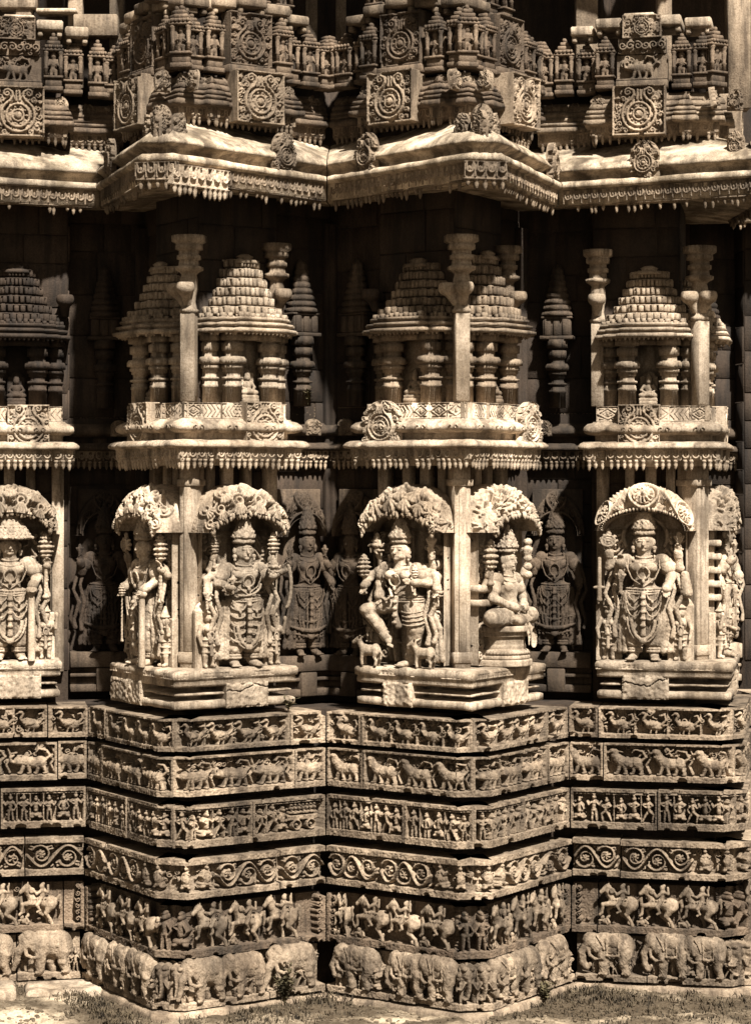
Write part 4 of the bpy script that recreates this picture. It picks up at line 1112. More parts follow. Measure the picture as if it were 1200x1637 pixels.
def conch(A,p,k=1.0):
    x,y,z=p
    for q,(dz,r) in enumerate(((-.03,.020),(0,.034),(.026,.028),(.048,.020),(.066,.012))): A.ball((x,y,z+dz*k),(r*k,r*k*.9,.020*k),.005)
    for q in range(7): a=q/7*2*PI; A.tube([(x+.034*k*math.cos(a),y-.01*k,z-.01*k+.034*k*math.sin(a)),(x+.050*k*math.cos(a+.4),y-.01*k,z-.01*k+.05*k*math.sin(a+.4))],[.009*k,.006*k],.002)
def lotus(A,p,k=1.0):
    x,y,z=p; A.cone((x,y,z-.08*k),(x,y,z),.009*k,.012*k,.003)
    for q in range(6):
        a=q/6*2*PI; A.cone((x,y,z),(x+.024*k*math.cos(a),y+.018*k*math.sin(a),z+.04*k),.012*k,.007*k,.003)
    A.ball((x,y,z+.04*k),(.016*k,.016*k,.034*k),.004)
def attendant(parent,p,h,kind=0,mat=None,name='attendant',niche=False):
    x,y,z=p; k=h/.31; b=.0042
    S=SDF((x-.075*k,y-.07*k,z-.01),(x+.075*k,y+.06,z+.33*k),b); e=1 if kind%2 else -1
    if niche: 
        S.box((x,y+.03,z+.13*k),(.066*k,.02,.14*k),.006); S.ball((x,y+.03,z+.255*k),(.066*k,.02,.06*k),.006)
    else: S.box((x,y+.045,z+.12*k),(.052*k,.025,.13*k),.006)
    S.ball((x,y,z+.235*k),(.024*k,.024*k,.028*k),.004); S.cone((x,y,z+.262*k),(x,y+.004,z+.305*k),.024*k,.009*k,.004); S.loop((x,y,z+.258*k),.025*k,.025*k,.005*k)
    S.ball((x,y-.024*k,z+.23*k),(.006*k,.008*k,.008*k),.002)
    S.ball((x+.004*e*k,y,z+.175*k),(.036*k,.026*k,.034*k),.008); S.ball((x,y,z+.125*k),(.034*k,.028*k,.026*k),.008)
    for q in(-1,1):
        S.ball((x+q*.017*k,y-.022*k,z+.18*k),.014*k,.004)
        S.cone((x+q*.016*k,y,z+.115*k),(x+q*.020*k,y-.006*k,z+.055*k),.021*k,.015*k,.006); S.cone((x+q*.020*k,y-.006*k,z+.055*k),(x+q*.018*k,y,z+.012*k),.014*k,.011*k,.006)
        S.cone((x+q*.018*k,y,z+.010*k),(x+q*.024*k,y-.022*k,z+.007*k),.010*k,.009*k,.004)
        up=(q==e)
        S.cone((x+q*.038*k,y,z+.195*k),(x+q*.056*k,y-.008*k,z+(.150 if not up else .165)*k),.012*k,.010*k,.005)
        S.cone((x+q*.056*k,y-.008*k,z+(.150 if not up else .165)*k),(x+q*(.046 if not up else .060)*k,y-.02*k,z+(.105 if not up else .225)*k),.010*k,.008*k,.005)
        if up: S.ball((x+q*.060*k,y-.02*k,z+.238*k),(.011*k,.011*k,.016*k),.004)
        for t in range(3): S.loop((x,y,z+(.132-.03*t)*k),(.036-.002*t)*k,.030*k,.004*k)
    S.tube([(x+.012*k*math.sin(a),y-.034*k,z+.17*k-.018*k*(1-math.cos(a))) for a in np.linspace(-PI,PI,9)],.004*k,.002)
    S.tube([(x,y-.03*k,z+.12*k),(x,y-.036*k,z+.06*k)],[.008*k,.01*k],.003)
    S.ornament(.0014,.018); return S.build(name,mat,parent)
def quadruped(parent,p,k,d,mat,name='calf_animal'):
    x,y,z=p; S=SDF((x-.11*k,y-.05*k,z-.01),(x+.11*k,y+.05*k,z+.16*k),.004)
    S.ball((x,y,z+.075*k),(.050*k,.026*k,.028*k),.008); S.ball((x-d*.034*k,y,z+.078*k),(.026*k,.027*k,.032*k),.008); S.ball((x+d*.034*k,y,z+.074*k),(.026*k,.026*k,.032*k),.008)
    S.cone((x+d*.05*k,y,z+.09*k),(x+d*.068*k,y-.006*k,z+.122*k),.017*k,.014*k,.006); S.cone((x+d*.066*k,y-.008*k,z+.128*k),(x+d*.094*k,y-.012*k,z+.112*k),.016*k,.010*k,.005)
    for e in(-1,1):
        S.cone((x+d*.06*k,y+e*.014*k,z+.138*k),(x+d*.045*k,y+e*.026*k,z+.148*k),.007*k,.004*k,.003)
        S.cone((x+d*.040*k,y+e*.014*k,z+.06*k),(x+d*.044*k,y+e*.015*k,z+.03*k),.011*k,.008*k,.005); S.cone((x+d*.044*k,y+e*.015*k,z+.03*k),(x+d*.04*k,y+e*.015*k,z+.006*k),.008*k,.008*k,.003)
        S.cone((x-d*.040*k,y+e*.014*k,z+.065*k),(x-d*.034*k,y+e*.015*k,z+.042*k),.014*k,.009*k,.005); S.cone((x-d*.034*k,y+e*.015*k,z+.042*k),(x-d*.046*k,y+e*.015*k,z+.026*k),.008*k,.007*k,.003); S.cone((x-d*.046*k,y+e*.015*k,z+.026*k),(x-d*.042*k,y+e*.015*k,z+.006*k),.007*k,.008*k,.003)
    S.tube([(x-d*.056*k,y,z+.085*k),(x-d*.068*k,y,z+.06*k),(x-d*.062*k,y,z+.035*k)],[.006*k,.005*k,.007*k],.003)
    return S.build(name,mat,parent)

# ------------------------------------------------------------------ carved canopy over a deity
def canopy(parent,style,mat,zc=.80,rxo=.325,rzo=.305,rxi=.255,rzi=.115,out=.30,plain_side=0):
    W=.26; Lm=.88
    h=HF(Lm,W,-.070,r=.0042); h.st=.55
    edge=.70*W
    if style=='curl':
        for row,(y,R,n) in enumerate(((.062,.050,6),(.150,.046,6))):
            for q in range(n):
                x=(q+.5+.5*(row%2))*Lm/n
                if x>Lm-.02: continue
                e=1 if x<Lm/2 else -1
                h.spiral(x,y,R,1.5,rng.uniform(-.5,.5)+PI/2,e,.0105,1.0,r1=.008)
                for p in range(5):
                    a=-PI/2+(p-2)*.42; h.cap(x+.02*math.cos(a),y-.02,x+.055*math.cos(a),y-.012+.06*math.sin(a),.006,.0125,1.05)
        fill_leaves(h,0,.02,Lm,edge+.02,70,.6)
    elif style=='leaf':
        for row,(y,n) in enumerate(((.056,8),(.118,8),(.172,7))):
            for q in range(n):
                x=(q+.5+.5*(row%2))*Lm/n+rng.uniform(-.008,.008)
                for p in range(5):
                    a=-PI/2+(p-2)*.46+rng.uniform(-.1,.1); l=.062*rng.uniform(.85,1.1)
                    h.cap(x,y+.012,x+l*math.cos(a),y+.012+l*math.sin(a),.007,.0155,rng.uniform(.85,1.1))
                h.ell(x,y+.018,.017,.014,0,1.1); h.spiral(x+.02,y+.03,.014,1.1,0,1,.006,.9)
    elif style=='dense':
        for q in range(210):
            x,y=rng.uniform(0,Lm),rng.uniform(.0,edge+.015); a=rng.uniform(0,2*PI); l=rng.uniform(.012,.03)
            h.cap(x,y,x+l*math.cos(a),y+l*math.sin(a),.012,.007,rng.uniform(.7,1.05))
        for q in range(60):
            x,y=rng.uniform(0,Lm),rng.uniform(.0,edge); h.cut(x,y,x+rng.uniform(-.012,.012),y+.008,.0065,-.03)
    elif style=='wheels':
        for q,cx in enumerate((.13,.44,.75)):
            cy=.105; R=.088
            h.ring(cx,cy,R,.011,1.05); h.ring(cx,cy,R*.74,.006,.8); h.ell(cx,cy,.017,.017,0,1.1); h.ring(cx,cy,.028,.005,.9)
            for p in range(12): a=p/12*2*PI; h.cap(cx+.03*math.cos(a),cy+.03*math.sin(a),cx+.058*math.cos(a+.15),cy+.058*math.sin(a+.15),.005,.0095,.95)
            h.ring(cx+.155*(1 if q<2 else -1)*.0,cy,R+.018,.006,.8,0,.3,2.6)
        h.poly([(x,.105+.085*math.cos((x-.13)/.31*PI)*-1) for x in np.linspace(.0,Lm,60)],.009,1.0)
        for x in np.linspace(.01,Lm-.01,34): h.ell(x,.010,.010,.010,0,1.0); h.ell(x,edge+.012,.011,.009,0,.9)
        fill_leaves(h,0,.02,Lm,edge,90,.75)
    elif style=='wheel1':
        cx,cy,R=Lm/2,.13,.10
        h.ring(cx,cy,R,.012,1.05); h.ring(cx,cy,R*.55,.008,.9); h.ell(cx,cy,.02,.02,0,1.1)
        for p in range(10): a=p/10*2*PI; h.cap(cx+.02*math.cos(a),cy+.02*math.sin(a),cx+.085*math.cos(a+.3),cy+.085*math.sin(a+.3),.005,.01,.95)
        h.poly([(x,.022) for x in np.linspace(0,Lm,20)],.009,1.0)
        for e in(-1,1): h.poly([(cx+e*.12,.17),(cx+e*.2,.12),(cx+e*.3,.10),(cx+e*.42,.06)],.012,.9); h.spiral(cx+e*.22,.07,.04,1.4,0,e,.008,.9); h.spiral(cx+e*.33,.15,.035,1.4,0,e,.008,.8)
        fill_leaves(h,0,.03,Lm,edge,80,.6)
    Y=np.broadcast_to(h.y[None,:],h.H.shape); X=np.broadcast_to(h.x[:,None],h.H.shape)
    pl=Y>edge
    if plain_side: pl=pl|(((X<.16) if plain_side>0 else (X>Lm-.16)) & (Y>.05))
    h.H=np.where(pl,np.maximum(h.H,-.020),h.H)
    h.wear(.001)
    def fn(U,Vv,H):
        ph=PI-U/Lm*PI; t=Vv/W
        rx=rxi+(rxo-rxi)*np.sin(t*PI/2)**.9; rz=rzi+(rzo-rzi)*np.sin(t*PI/2)**.8
        x=np.cos(ph)*rx; z=zc+np.sin(ph)*rz; y=-.03-(out-.03)*np.cos(t*PI/2)**.75
        k=np.sin(t*PI/2); nx=np.cos(ph)*k; nz=np.sin(ph)*k; ny=-(1-k)-.25
        l=np.sqrt(nx*nx+ny*ny+nz*nz)
        return np.stack([x+nx/l*H,y+ny/l*H,z+nz/l*H],-1)
    o=h.out('canopy',mat,parent,None,fn=fn,skirt=0)
    # soffit, end caps and hanging leaf tips
    m=MB(); n=48; ph=np.linspace(PI,0,n); P=[]
    for yy,kk in((-out+.012,1.0),(-out*.6,.97),(-.02,.93)):
        P.append(np.stack([np.cos(ph)*rxi*kk,np.full(n,yy),zc+np.sin(ph)*rzi*kk],-1))
    m.add(np.concatenate(P),grid_q(3,n))
    for e in(-1,1):
        t=np.linspace(0,1,12); y=-.03-(out-.03)*np.cos(t*PI/2)**.75; x=e*(rxi+(rxo-rxi)*np.sin(t*PI/2)**.9)
        A=np.stack([x,y+.006,np.full(12,zc)],-1); B=np.stack([np.full(12,e*rxi*.93),np.minimum(y+.02,-.01)*0-.02,np.full(12,zc)],-1)
        m.add(np.vstack([A,B]),grid_q(2,12))
    if style in('leaf','curl','dense'):
        for a in np.linspace(.02,PI-.02,26):
            for q in range(2):
                aa=a+rng.uniform(-.05,.05); c=np.array([math.cos(aa)*rxi,-out+.01+rng.uniform(0,.03),zc+math.sin(aa)*rzi]); l=rng.uniform(.016,.040)
                d=np.array([rng.uniform(-.3,.3)-.2*math.cos(aa),rng.uniform(-.5,.1),-1.]); d/=np.linalg.norm(d)
                m.add(*tube([c-d*.012,c+d*l*.5,c+d*l],[.007,.0115,.004],6))
    m.build('canopy_soffit',mat,parent)
    return o

def backslab(parent,mat,hw=.262,hh=.82,th=.09,nimbus=True,slots=0):
    m=MB(); m.add(*box(-hw,-th,0.001,hw,.02,hh,.006))
    h=HF(2*hw-.01,hh-.02,-.055,r=.0045)
    W=2*hw-.01; H2=hh-.02
    for e in(-1,1):
        cx=W/2+e*W*.36
        for q in range(9):
            y=.06+q*(H2-.1)/9; h.spiral(cx+rng.uniform(-.015,.015),y,.034,1.3,rng.uniform(0,6),e,.010,.75); h.cap(cx-e*.02,y+.03,cx-e*.05,y+.07,.012,.006,.7)
        P=[(W/2+e*(.11+.03*math.sin(t*5)),t) for t in np.linspace(.02,H2*.5,14)]; h.poly(P,.012,.8); P=[(W/2+e*(.135+.03*math.sin(t*5+.5)),t) for t in np.linspace(.02,H2*.46,14)]; h.poly(P,.010,.7)
    fill_leaves(h,.01,.02,W*.30,H2-.03,46,.6); fill_leaves(h,W*.70,.02,W-.01,H2-.03,46,.6)
    h.out('backslab_carving',mat,parent,T4(-hw+.005,-th-.055,.008),skirt=-.01)
    n=24; ph=np.linspace(0,PI,n); V=[];
    for y in(-th,.02): V.append(np.stack([np.cos(ph)*(hw-.006),np.full(n,y),hh-.006+np.sin(ph)*.24],-1))
    V=np.concatenate(V); c=len(V); V=np.vstack([V,[0,-th,hh]]); T=[[i+1,i,c] for i in range(n-1)]
    m.add(V,grid_q(2,n),T)
    m.build('backslab',mat,parent)

def deity(M,label,kind,style,mat,att=(1,1),crown_kind='tall',canopy_kw={},dark=False,mirror=False):
    M=M@np.diag([1.04,1.04,1.06,1.]); r=empty('deity_statue',M); tag(r,label,'statue',group='deity statues along the wall')
    k=1.0; y0=-.185
    lo,hi=(-.31,-.36,-.005),(.31,-.03,1.0)
    S=SDF(lo,hi,.005); G=SDF((-.25,-.34,-.005),(.25,-.05,.62),.005); J=SDF(lo,hi,.005); C=SDF((-.16,-.34,.62),(.16,-.03,1.0),.0045); 
    parts={}
    def A(nm):
        if nm not in parts: parts[nm]=SDF(lo,hi,.005)
        return parts[nm]
    if kind in('stand','archer','guard','goddess'):
        hip=(0,y0,.44); chest=(0,y0-.004,.60); neck=(0,y0,.685); bust=kind=='goddess'
        torso(S,hip,chest,neck,1.0,bust)
        legs=[]
        for e in(-1,1):
            kn=(e*.050,y0-.012,.245); an=(e*.050,y0,.045)
            S.cone((e*.044,y0,.42),kn,.052,.038,.02); S.cone(kn,an,.038,.026,.01); S.ball(vadd(kn,(0,-.012,0)),(.026,.024,.026),.01)
            foot(S,(e*.055,y0-.012,.026),(e*.2,-1,0),1.1); legs.append(((e*.046,y0,.42),(e*.050,y0-.006,.12)))
            for zz in(.06,.078): J.loop((e*.050,y0,zz),.034,.034,.009)
        skirt(G,J,hip,legs,.12,1.0,{'archer':2,'guard':0,'goddess':0,'stand':1}[kind] if not dark else 0)
        head(S,J,(0,y0-.012,.765)); necklaces(J,(0,y0,.68)); crown(C,(0,y0-.01,.822 if crown_kind=='tall' else .815),.92 if crown_kind=='tall' else 1.0,crown_kind)
        sh=lambda e:(e*.098,y0,.655)
        if kind=='goddess':
            arm(S,J,sh(-1),(-.135,y0-.02,.56),(-.120,y0-.07,.635),(0,-.3,1),side=1); arm(S,J,sh(1),(.145,y0-.015,.545),(.125,y0-.075,.47),(0,-.4,-1),side=-1)
            arm(S,J,(-.10,y0+.03,.65),(-.19,y0+.02,.60),(-.185,y0-.01,.70),(0,-.2,1),.031,1); arm(S,J,(.10,y0+.03,.65),(.185,y0+.02,.60),(.18,y0-.01,.70),(0,-.2,1),.031,-1)
            discus(A('discus'),(-.190,y0-.02,.775)); lotus(A('lotus'),(.185,y0-.02,.765),1.0); A('sword').cone((-.238,y0-.005,.40),(-.238,y0-.005,.66),.013,.010,.003); A('sword').cone((-.262,y0-.005,.47),(-.214,y0-.005,.47),.010,.010,.003); A('sword').ball((-.238,y0-.005,.39),(.016,.016,.016),.004); lotus(A('flower_bud'),(-.118,y0-.085,.52),1.0)
            A('vase').cone((.215,y0,.56),(.225,y0-.01,.44),.022,.034,.01)
            P=[(.118*math.cos(a),y0+.07,.80+.125*math.sin(a)) for a in np.linspace(-.5,PI+.5,15)]; A('halo').tube(P,.012,.003)
        elif kind=='archer':
            arm(S,J,sh(-1),(-.145,y0-.01,.55),(-.105,y0-.085,.53),(0.3,-.6,.5),side=1); arm(S,J,sh(1),(.145,y0-.01,.56),(.135,y0-.08,.60),(0,-.3,1),side=-1)
            arm(S,J,(-.10,y0+.03,.65),(-.205,y0+.01,.585),(-.215,y0-.02,.50),(0,-.2,-1),.027,1); arm(S,J,(-.10,y0+.04,.66),(-.175,y0+.03,.64),(-.165,y0,.735),(0,-.2,1),.025,1)
            arm(S,J,(.10,y0+.03,.65),(.19,y0+.02,.58),(.235,y0-.03,.63),(.1,-.3,1),.026,-1); arm(S,J,(.10,y0+.04,.66),(.165,y0+.03,.64),(.175,y0,.72),(0,-.2,1),.024,-1)
            P=[(.232+.035*math.sin(a)*1.0,y0-.045,.53+.15*math.cos(a)) for a in np.linspace(.25,PI*.93,12)]; A('bow').tube(P,[.010]*12,.004)
            mace(A('mace'),(.18,y0-.01,.755),.07,.80); conch(A('conch'),(.135,y0-.09,.66),.9); mace(A('club'),(-.17,y0-.01,.76),.10,.6); lotus(A('lotus'),(-.105,y0-.10,.555),.8)
            discus(A('discus'),(-.11,y0-.06,.52),.8); lotus(A('arrow_sheaf'),(-.22,y0-.03,.46),.9)
            P=[(.10*math.cos(a)-.03,y0-.075,.545-.075*math.sin(a)) for a in np.linspace(0,PI,11)]; J.tube(P,.007,.002)
        elif kind=='guard':
            arm(S,J,sh(-1),(-.15,y0-.01,.545),(-.135,y0-.07,.50),(0,-.5,-1),side=1); arm(S,J,sh(1),(.14,y0-.015,.55),(.118,y0-.085,.50),(0,-.6,-.6),side=-1)
            arm(S,J,(-.10,y0+.03,.65),(-.20,y0+.02,.60),(-.20,y0-.01,.70),(0,-.2,1),.031,1); arm(S,J,(.10,y0+.03,.65),(.20,y0+.02,.59),(.195,y0-.02,.63),(0,-.3,1),.028,-1)
            A('staff').cone((.112,y0-.095,.003),(.112,y0-.095,.47),.020,.017,.004); A('staff').ball((.112,y0-.095,.47),(.032,.03,.03),.006)
            mace(A('mace'),(.19,y0-.02,.70),.28,.95); discus(A('discus'),(-.20,y0-.02,.78)); mace(A('club'),(-.125,y0-.09,.45),.3,.5)
        else:
            arm(S,J,sh(-1),(-.15,y0-.01,.55),(-.16,y0-.07,.62),(0,-.3,1),side=1); arm(S,J,sh(1),(.15,y0-.01,.55),(.165,y0-.06,.49),(0,-.4,-1),side=-1)
            lotus(A('flower_bud'),(-.165,y0-.08,.68),.9); lotus(A('lotus'),(.165,y0-.075,.46),.7)
            A('hem_scarf').tube([(-.13,y0-.03,.20),(-.06,y0-.08,.175),(.0,y0-.09,.17),(.06,y0-.08,.175),(.135,y0-.03,.20)],[.008,.013,.015,.013,.008],.004)
    elif kind=='dance':
        hip=(.02,y0,.44); chest=(-.01,y0-.01,.60); neck=(-.015,y0,.685); torso(S,hip,chest,neck,1.02,True)
        kn=(.085,y0-.03,.25); an=(.045,y0,.05); S.cone((.055,y0,.42),kn,.058,.044,.02); S.cone(kn,an,.044,.030,.012); foot(S,(.035,y0-.01,.026),(-.5,-1,0),1.15)
        kn2=(-.185,y0-.075,.37); an2=(-.07,y0-.06,.19); S.cone((-.03,y0,.43),kn2,.058,.042,.02); S.cone(kn2,an2,.042,.027,.012); S.cone(an2,(-.045,y0-.09,.165),.022,.016,.01)
        for q in range(5): a=np.array([-.05+.008*q,y0-.095,.158-.004*q]); S.cone(a,a+np.array([.008,-.012,-.012]),.006,.005,.002)
        for t in(.90,.96): J.cone(lerp(kn,an,t-.02),lerp(kn,an,t+.02),.038,.038,.002); J.cone(lerp(kn2,an2,t-.03),lerp(kn2,an2,t+.01),.034,.034,.002)
        G.ball(hip,(.098,.066,.05),.016); G.cone((.055,y0,.41),lerp((.055,y0,.42),kn,.85),.066,.054,.014); G.cone((-.03,y0,.42),lerp((-.03,y0,.43),kn2,.55),.066,.055,.014)
        for q in range(3): J.loop((hip[0],y0,.468-.017*q),.096,.068,.0065,.05)
        for q in range(4):
            t=.25+.16*q; c=lerp((.055,y0,.42),kn,t); J.cone(vadd(c,(-.05,-.03,0)),vadd(c,(.05,-.02,.012)),.030,.030,.002) if False else J.tube([vadd(c,(.062*math.cos(a),-.058*math.sin(a)-.008,-.02*math.sin(a))) for a in np.linspace(0,PI,8)],.006,.002)
        for q in range(4): G.tube([(.11+.012*q,y0+.01,.44),(.15+.02*q,y0+.01,.26),(.14+.028*q,y0+.015,.05)],[.012,.014,.017],.006)
        J.tube([(.0,y0-.085,.46),(-.005,y0-.09,.36),(.01,y0-.08,.27)],[.012,.012,.018],.003)
        for q in range(4): J.ball((-.003,y0-.10,.43-.045*q),(.016,.010,.012),.002)
        head(S,J,(-.015,y0-.02,.765),1.02); necklaces(J,(-.015,y0-.004,.682)); crown(C,(-.015,y0-.015,.822),.88,'tall')
        s=lambda e,d=0:(e*.10-.012,y0+d,.655)
        arm(S,J,s(-1),(-.135,y0-.02,.545),(-.115,y0-.07,.465),(0.2,-.4,-1),side=1); arm(S,J,s(1),(.15,y0-.02,.555),(.115,y0-.085,.56),(-.8,-.4,.2),side=-1)
        arm(S,J,s(-1,.03),(-.20,y0+.0,.60),(-.225,y0-.04,.53),(0,-.4,-1),.031,1); arm(S,J,s(-1,.04),(-.16,y0+.03,.66),(-.165,y0,.75),(0,-.2,1),.024,1)
        arm(S,J,s(1,.03),(.185,y0+.02,.60),(.215,y0-.03,.52),(0,-.4,-1),.031,-1); arm(S,J,s(1,.04),(.155,y0+.03,.66),(.165,y0,.74),(0,-.2,1),.024,-1)
        mace(A('mace'),(-.235,y0-.03,.60),.12,.85); conch(A('conch'),(-.165,y0-.01,.80),1.0); lotus(A('lotus'),(.17,y0-.01,.80),1.1); conch(A('skull_cup'),(.225,y0-.03,.50),.7)
        mace(A('club'),(.115,y0-.09,.60),.12,.5)
        A('ribbon').tube([(-.06,y0-.06,.52),(-.02,y0-.10,.47),(-.055,y0-.10,.44),(-.09,y0-.08,.455)],.008,.004)
    elif kind=='seat':
        zs=.235; hip=(0,y0-.02,zs+.055); chest=(0,y0-.015,zs+.225); neck=(0,y0-.01,zs+.315); torso(S,hip,chest,neck,1.02,False)
        for e in(-1,1):
            kn=(e*.205,y0-.045,zs+.055); S.cone((e*.06,y0-.01,zs+.06),kn,.062,.052,.02); S.cone(kn,(-e*.03,y0-.115,zs+.035),.046,.032,.012)
            S.cone((-e*.03,y0-.115,zs+.036),(-e*.085,y0-.125,zs+.04),.024,.016,.01)
            for q in range(4): a=np.array([-e*.085,y0-.13+.006*q,zs+.048-.009*q]); S.cone(a,a+np.array([-e*.018,-.004,0]),.0055,.005,.002)
        arm(S,J,(-.10,y0,neck[2]-.03),(-.16,y0-.02,zs+.17),(-.05,y0-.105,zs+.115),(1,-.4,-.1),side=-1); arm(S,J,(.10,y0,neck[2]-.03),(.16,y0-.02,zs+.17),(.05,y0-.105,zs+.11),(-1,-.4,-.1),side=1)
        arm(S,J,(-.10,y0+.03,neck[2]-.035),(-.185,y0+.02,zs+.23),(-.19,y0-.02,zs+.33),(0,-.2,1),.031,1); arm(S,J,(.10,y0+.03,neck[2]-.035),(.185,y0+.02,zs+.23),(.19,y0-.02,zs+.33),(0,-.2,1),.031,-1)
        for q in range(3): J.loop((0,y0-.018,zs+.105-.016*q),.082+.004*q,.062,.0062,.05)
        head(S,J,(0,y0-.02,zs+.395),1.0); necklaces(J,(0,y0-.008,zs+.312),1.0,False); crown(C,(0,y0-.018,zs+.452),.95,'tall')
        mace(A('mace'),(-.195,y0-.03,zs+.36),.10,1.0); lotus(A('flower_spray'),(.195,y0-.03,zs+.40),1.4)
        for q in range(5): A('flower_spray').ball((.195,y0-.035,zs+.30+.05*q),(.030,.026,.024),.004)
        Ps=SDF((-.25,-.42,-.005),(.25,-.03,.27),.005)
        for z1,R,hh in((.018,.185,.020),(.052,.172,.012),(.080,.162,.018),(.112,.145,.014),(.150,.140,.026),(.190,.158,.016),(.222,.180,.018)):
            Ps.disc((0,y0+.02,z1),R,hh,.002,2,.006)
        for q in range(26): a=PI+q/25*PI; Ps.ball((.162*math.cos(a),y0+.02+.162*math.sin(a),.08),(.014,.014,.014),.002)
        Ps.build('lotus_seat',mat,r)
        G.cone((-.08,y0-.05,zs+.055),(-.17,y0-.045,zs+.055),.064,.056,.01); G.cone((.08,y0-.05,zs+.055),(.17,y0-.045,zs+.055),.064,.056,.01)
        J.tube([(.04,y0-.13,zs+.03),(.075,y0-.175,zs-.06),(.07,y0-.19,zs-.14),(.03,y0-.19,zs-.19),(-.01,y0-.19,zs-.14),(.0,y0-.175,zs-.06),(.02,y0-.13,zs+.02)],.010,.004)
        J.tube([(.05,y0-.16,zs-.02),(.05,y0-.185,zs-.1)],[.02,.03],.006)
    zk={'seat':1.0,'goddess':.95,'stand':1.0,'guard':.92}.get(kind,.90); F=np.diag([1.18,1.05,zk,1.])
    if kind=='seat': F=np.diag([1.10,1.,1.,1.])
    if kind!='seat':
        for e in(-1,1):
            for q in range(2):
                sx=e*(.13+.035*q); P=[(sx*.8,y0+.03,.66),(sx*1.05,y0+.02,.56),(sx*1.25,y0-.02,.46-.03*q),(sx*1.02,y0-.02,.34),(sx*1.22,y0-.01,.22),(sx*1.12,y0-.03,.09+.03*q)]
                Q=[]
                for a_,b_ in zip(P[:-1],P[1:]): Q+=[lerp(a_,b_,t) for t in(0,.5)]
                A('scarf').tube(Q,[.008,.012,.013,.012,.010,.012,.014,.012,.011,.015],.003)
    S.erode(.0011,4); G.erode(.0013,4); C.erode(.0012,3); J.ornament(.0016,.017); G.ornament(.0022,.023); C.ornament(.003,.021)
    for nm in parts:
        if nm not in('staff','bow','sword'): parts[nm].ornament(.0026,.022)
    S.build('body',mat,r,F); G.build('garment',mat,r,F); J.build('jewellery',mat,r,F)
    zc_=.822 if kind!='seat' else 0
    Fc=F@T4(0,0,.81)@np.diag([1,1,1.35 if crown_kind=='tall' and kind!='seat' else 1.05,1.])@T4(0,0,-.81) if kind!='seat' else F
    C.build('crown',mat,r,Fc)
    for nm,a in parts.items(): a.build(nm,mat,r,F)
    backslab(r,mat)
    if style: canopy(r,style,mat,**canopy_kw)
    for e,f in zip((-1,1),att):
        if f==1: attendant(r,(e*.222,-.185,.002),.355,0 if e<0 else 1,mat)
        elif f==2: attendant(r,(e*.225,-.175,.002),.39,1 if e<0 else 0,mat,niche=True)
        elif f==3: quadruped(r,(e*.19,-.26,.002),1.15,-1 if e<0 else -1,mat)
        elif f==4: attendant(r,(e*.225,-.24,.14),.20,0,mat); quadruped(r,(e*.20,-.27,.002),1.2,e,mat)
    return r
def side_rails(r,mat,e,n=5):
    """open bars left between the undercut figure and the edge of its slab"""
    m=MB()
    for q in range(n):
        z=.36+q*.085; m.add(*box(min(e*.16,e*.29),-.20,z,max(e*.16,e*.29),-.06,z+.040,.008))
    m.build('stone_bar',mat,r)
ZS=2.103; OS=-.345
deity(at('Z','R',.60,OS,ZS),'statue in a tall tiered cap holding a long staff upright, at the left picture edge','guard','curl',M_PALE,(1,1),'cap')
deity(at('A','L',.60,OS,ZS),'statue seen from its side, carrying a club, left of the first bright corner pilaster','guard','curl',M_PALE,(1,1),'tall',dict(plain_side=-1))
deity(at('A','R',.585,OS,ZS),'standing crowned statue with a curved bow at its right, under a curling leaf canopy','archer','curl',M_PALE,(2,1),'tall',dict(plain_side=1))
deity(at('B','L',.615,OS,ZS),'dancing statue with one knee raised, small animals at its feet, under a leafy canopy','dance','leaf',M_PALE,(4,3),'tall',dict(plain_side=-1))
r=deity(at('B','R',.60,OS,ZS),'cross-legged seated statue on a round tiered seat under a dense foliage canopy','seat','dense',M_PALE,(0,0),'tall',dict(plain_side=1))
side_rails(r,M_PALE,-1,2)
deity(at('C','L',.625,OS,ZS),'standing goddess statue with tall crown under a canopy of three carved wheels','goddess','wheels',M_PALE,(2,2),'tall')
r=deity(at('C','R',.62,OS,ZS),'statue seen edge-on with dark open slots in its slab, right of the goddess pilaster','stand','dense',M_PALE,(1,1),'tall',dict(plain_side=1)); side_rails(r,M_PALE,-1,5)
# slimmer figures in the recesses
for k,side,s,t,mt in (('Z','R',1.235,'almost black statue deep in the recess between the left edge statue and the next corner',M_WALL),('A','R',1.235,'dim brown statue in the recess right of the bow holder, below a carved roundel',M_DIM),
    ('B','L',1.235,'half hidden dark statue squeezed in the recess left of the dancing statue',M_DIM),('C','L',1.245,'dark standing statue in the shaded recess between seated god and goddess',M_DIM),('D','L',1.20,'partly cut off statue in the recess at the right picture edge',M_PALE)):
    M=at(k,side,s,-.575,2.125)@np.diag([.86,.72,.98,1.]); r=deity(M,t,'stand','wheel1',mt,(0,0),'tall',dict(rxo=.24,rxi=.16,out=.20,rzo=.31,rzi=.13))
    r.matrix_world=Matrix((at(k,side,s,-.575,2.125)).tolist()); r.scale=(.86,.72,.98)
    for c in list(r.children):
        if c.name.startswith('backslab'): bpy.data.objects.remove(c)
    m=MB(); m.add(*box(-.20,-.05,.001,.20,.02,1.12,.006)); m.build('backslab',mt,r)
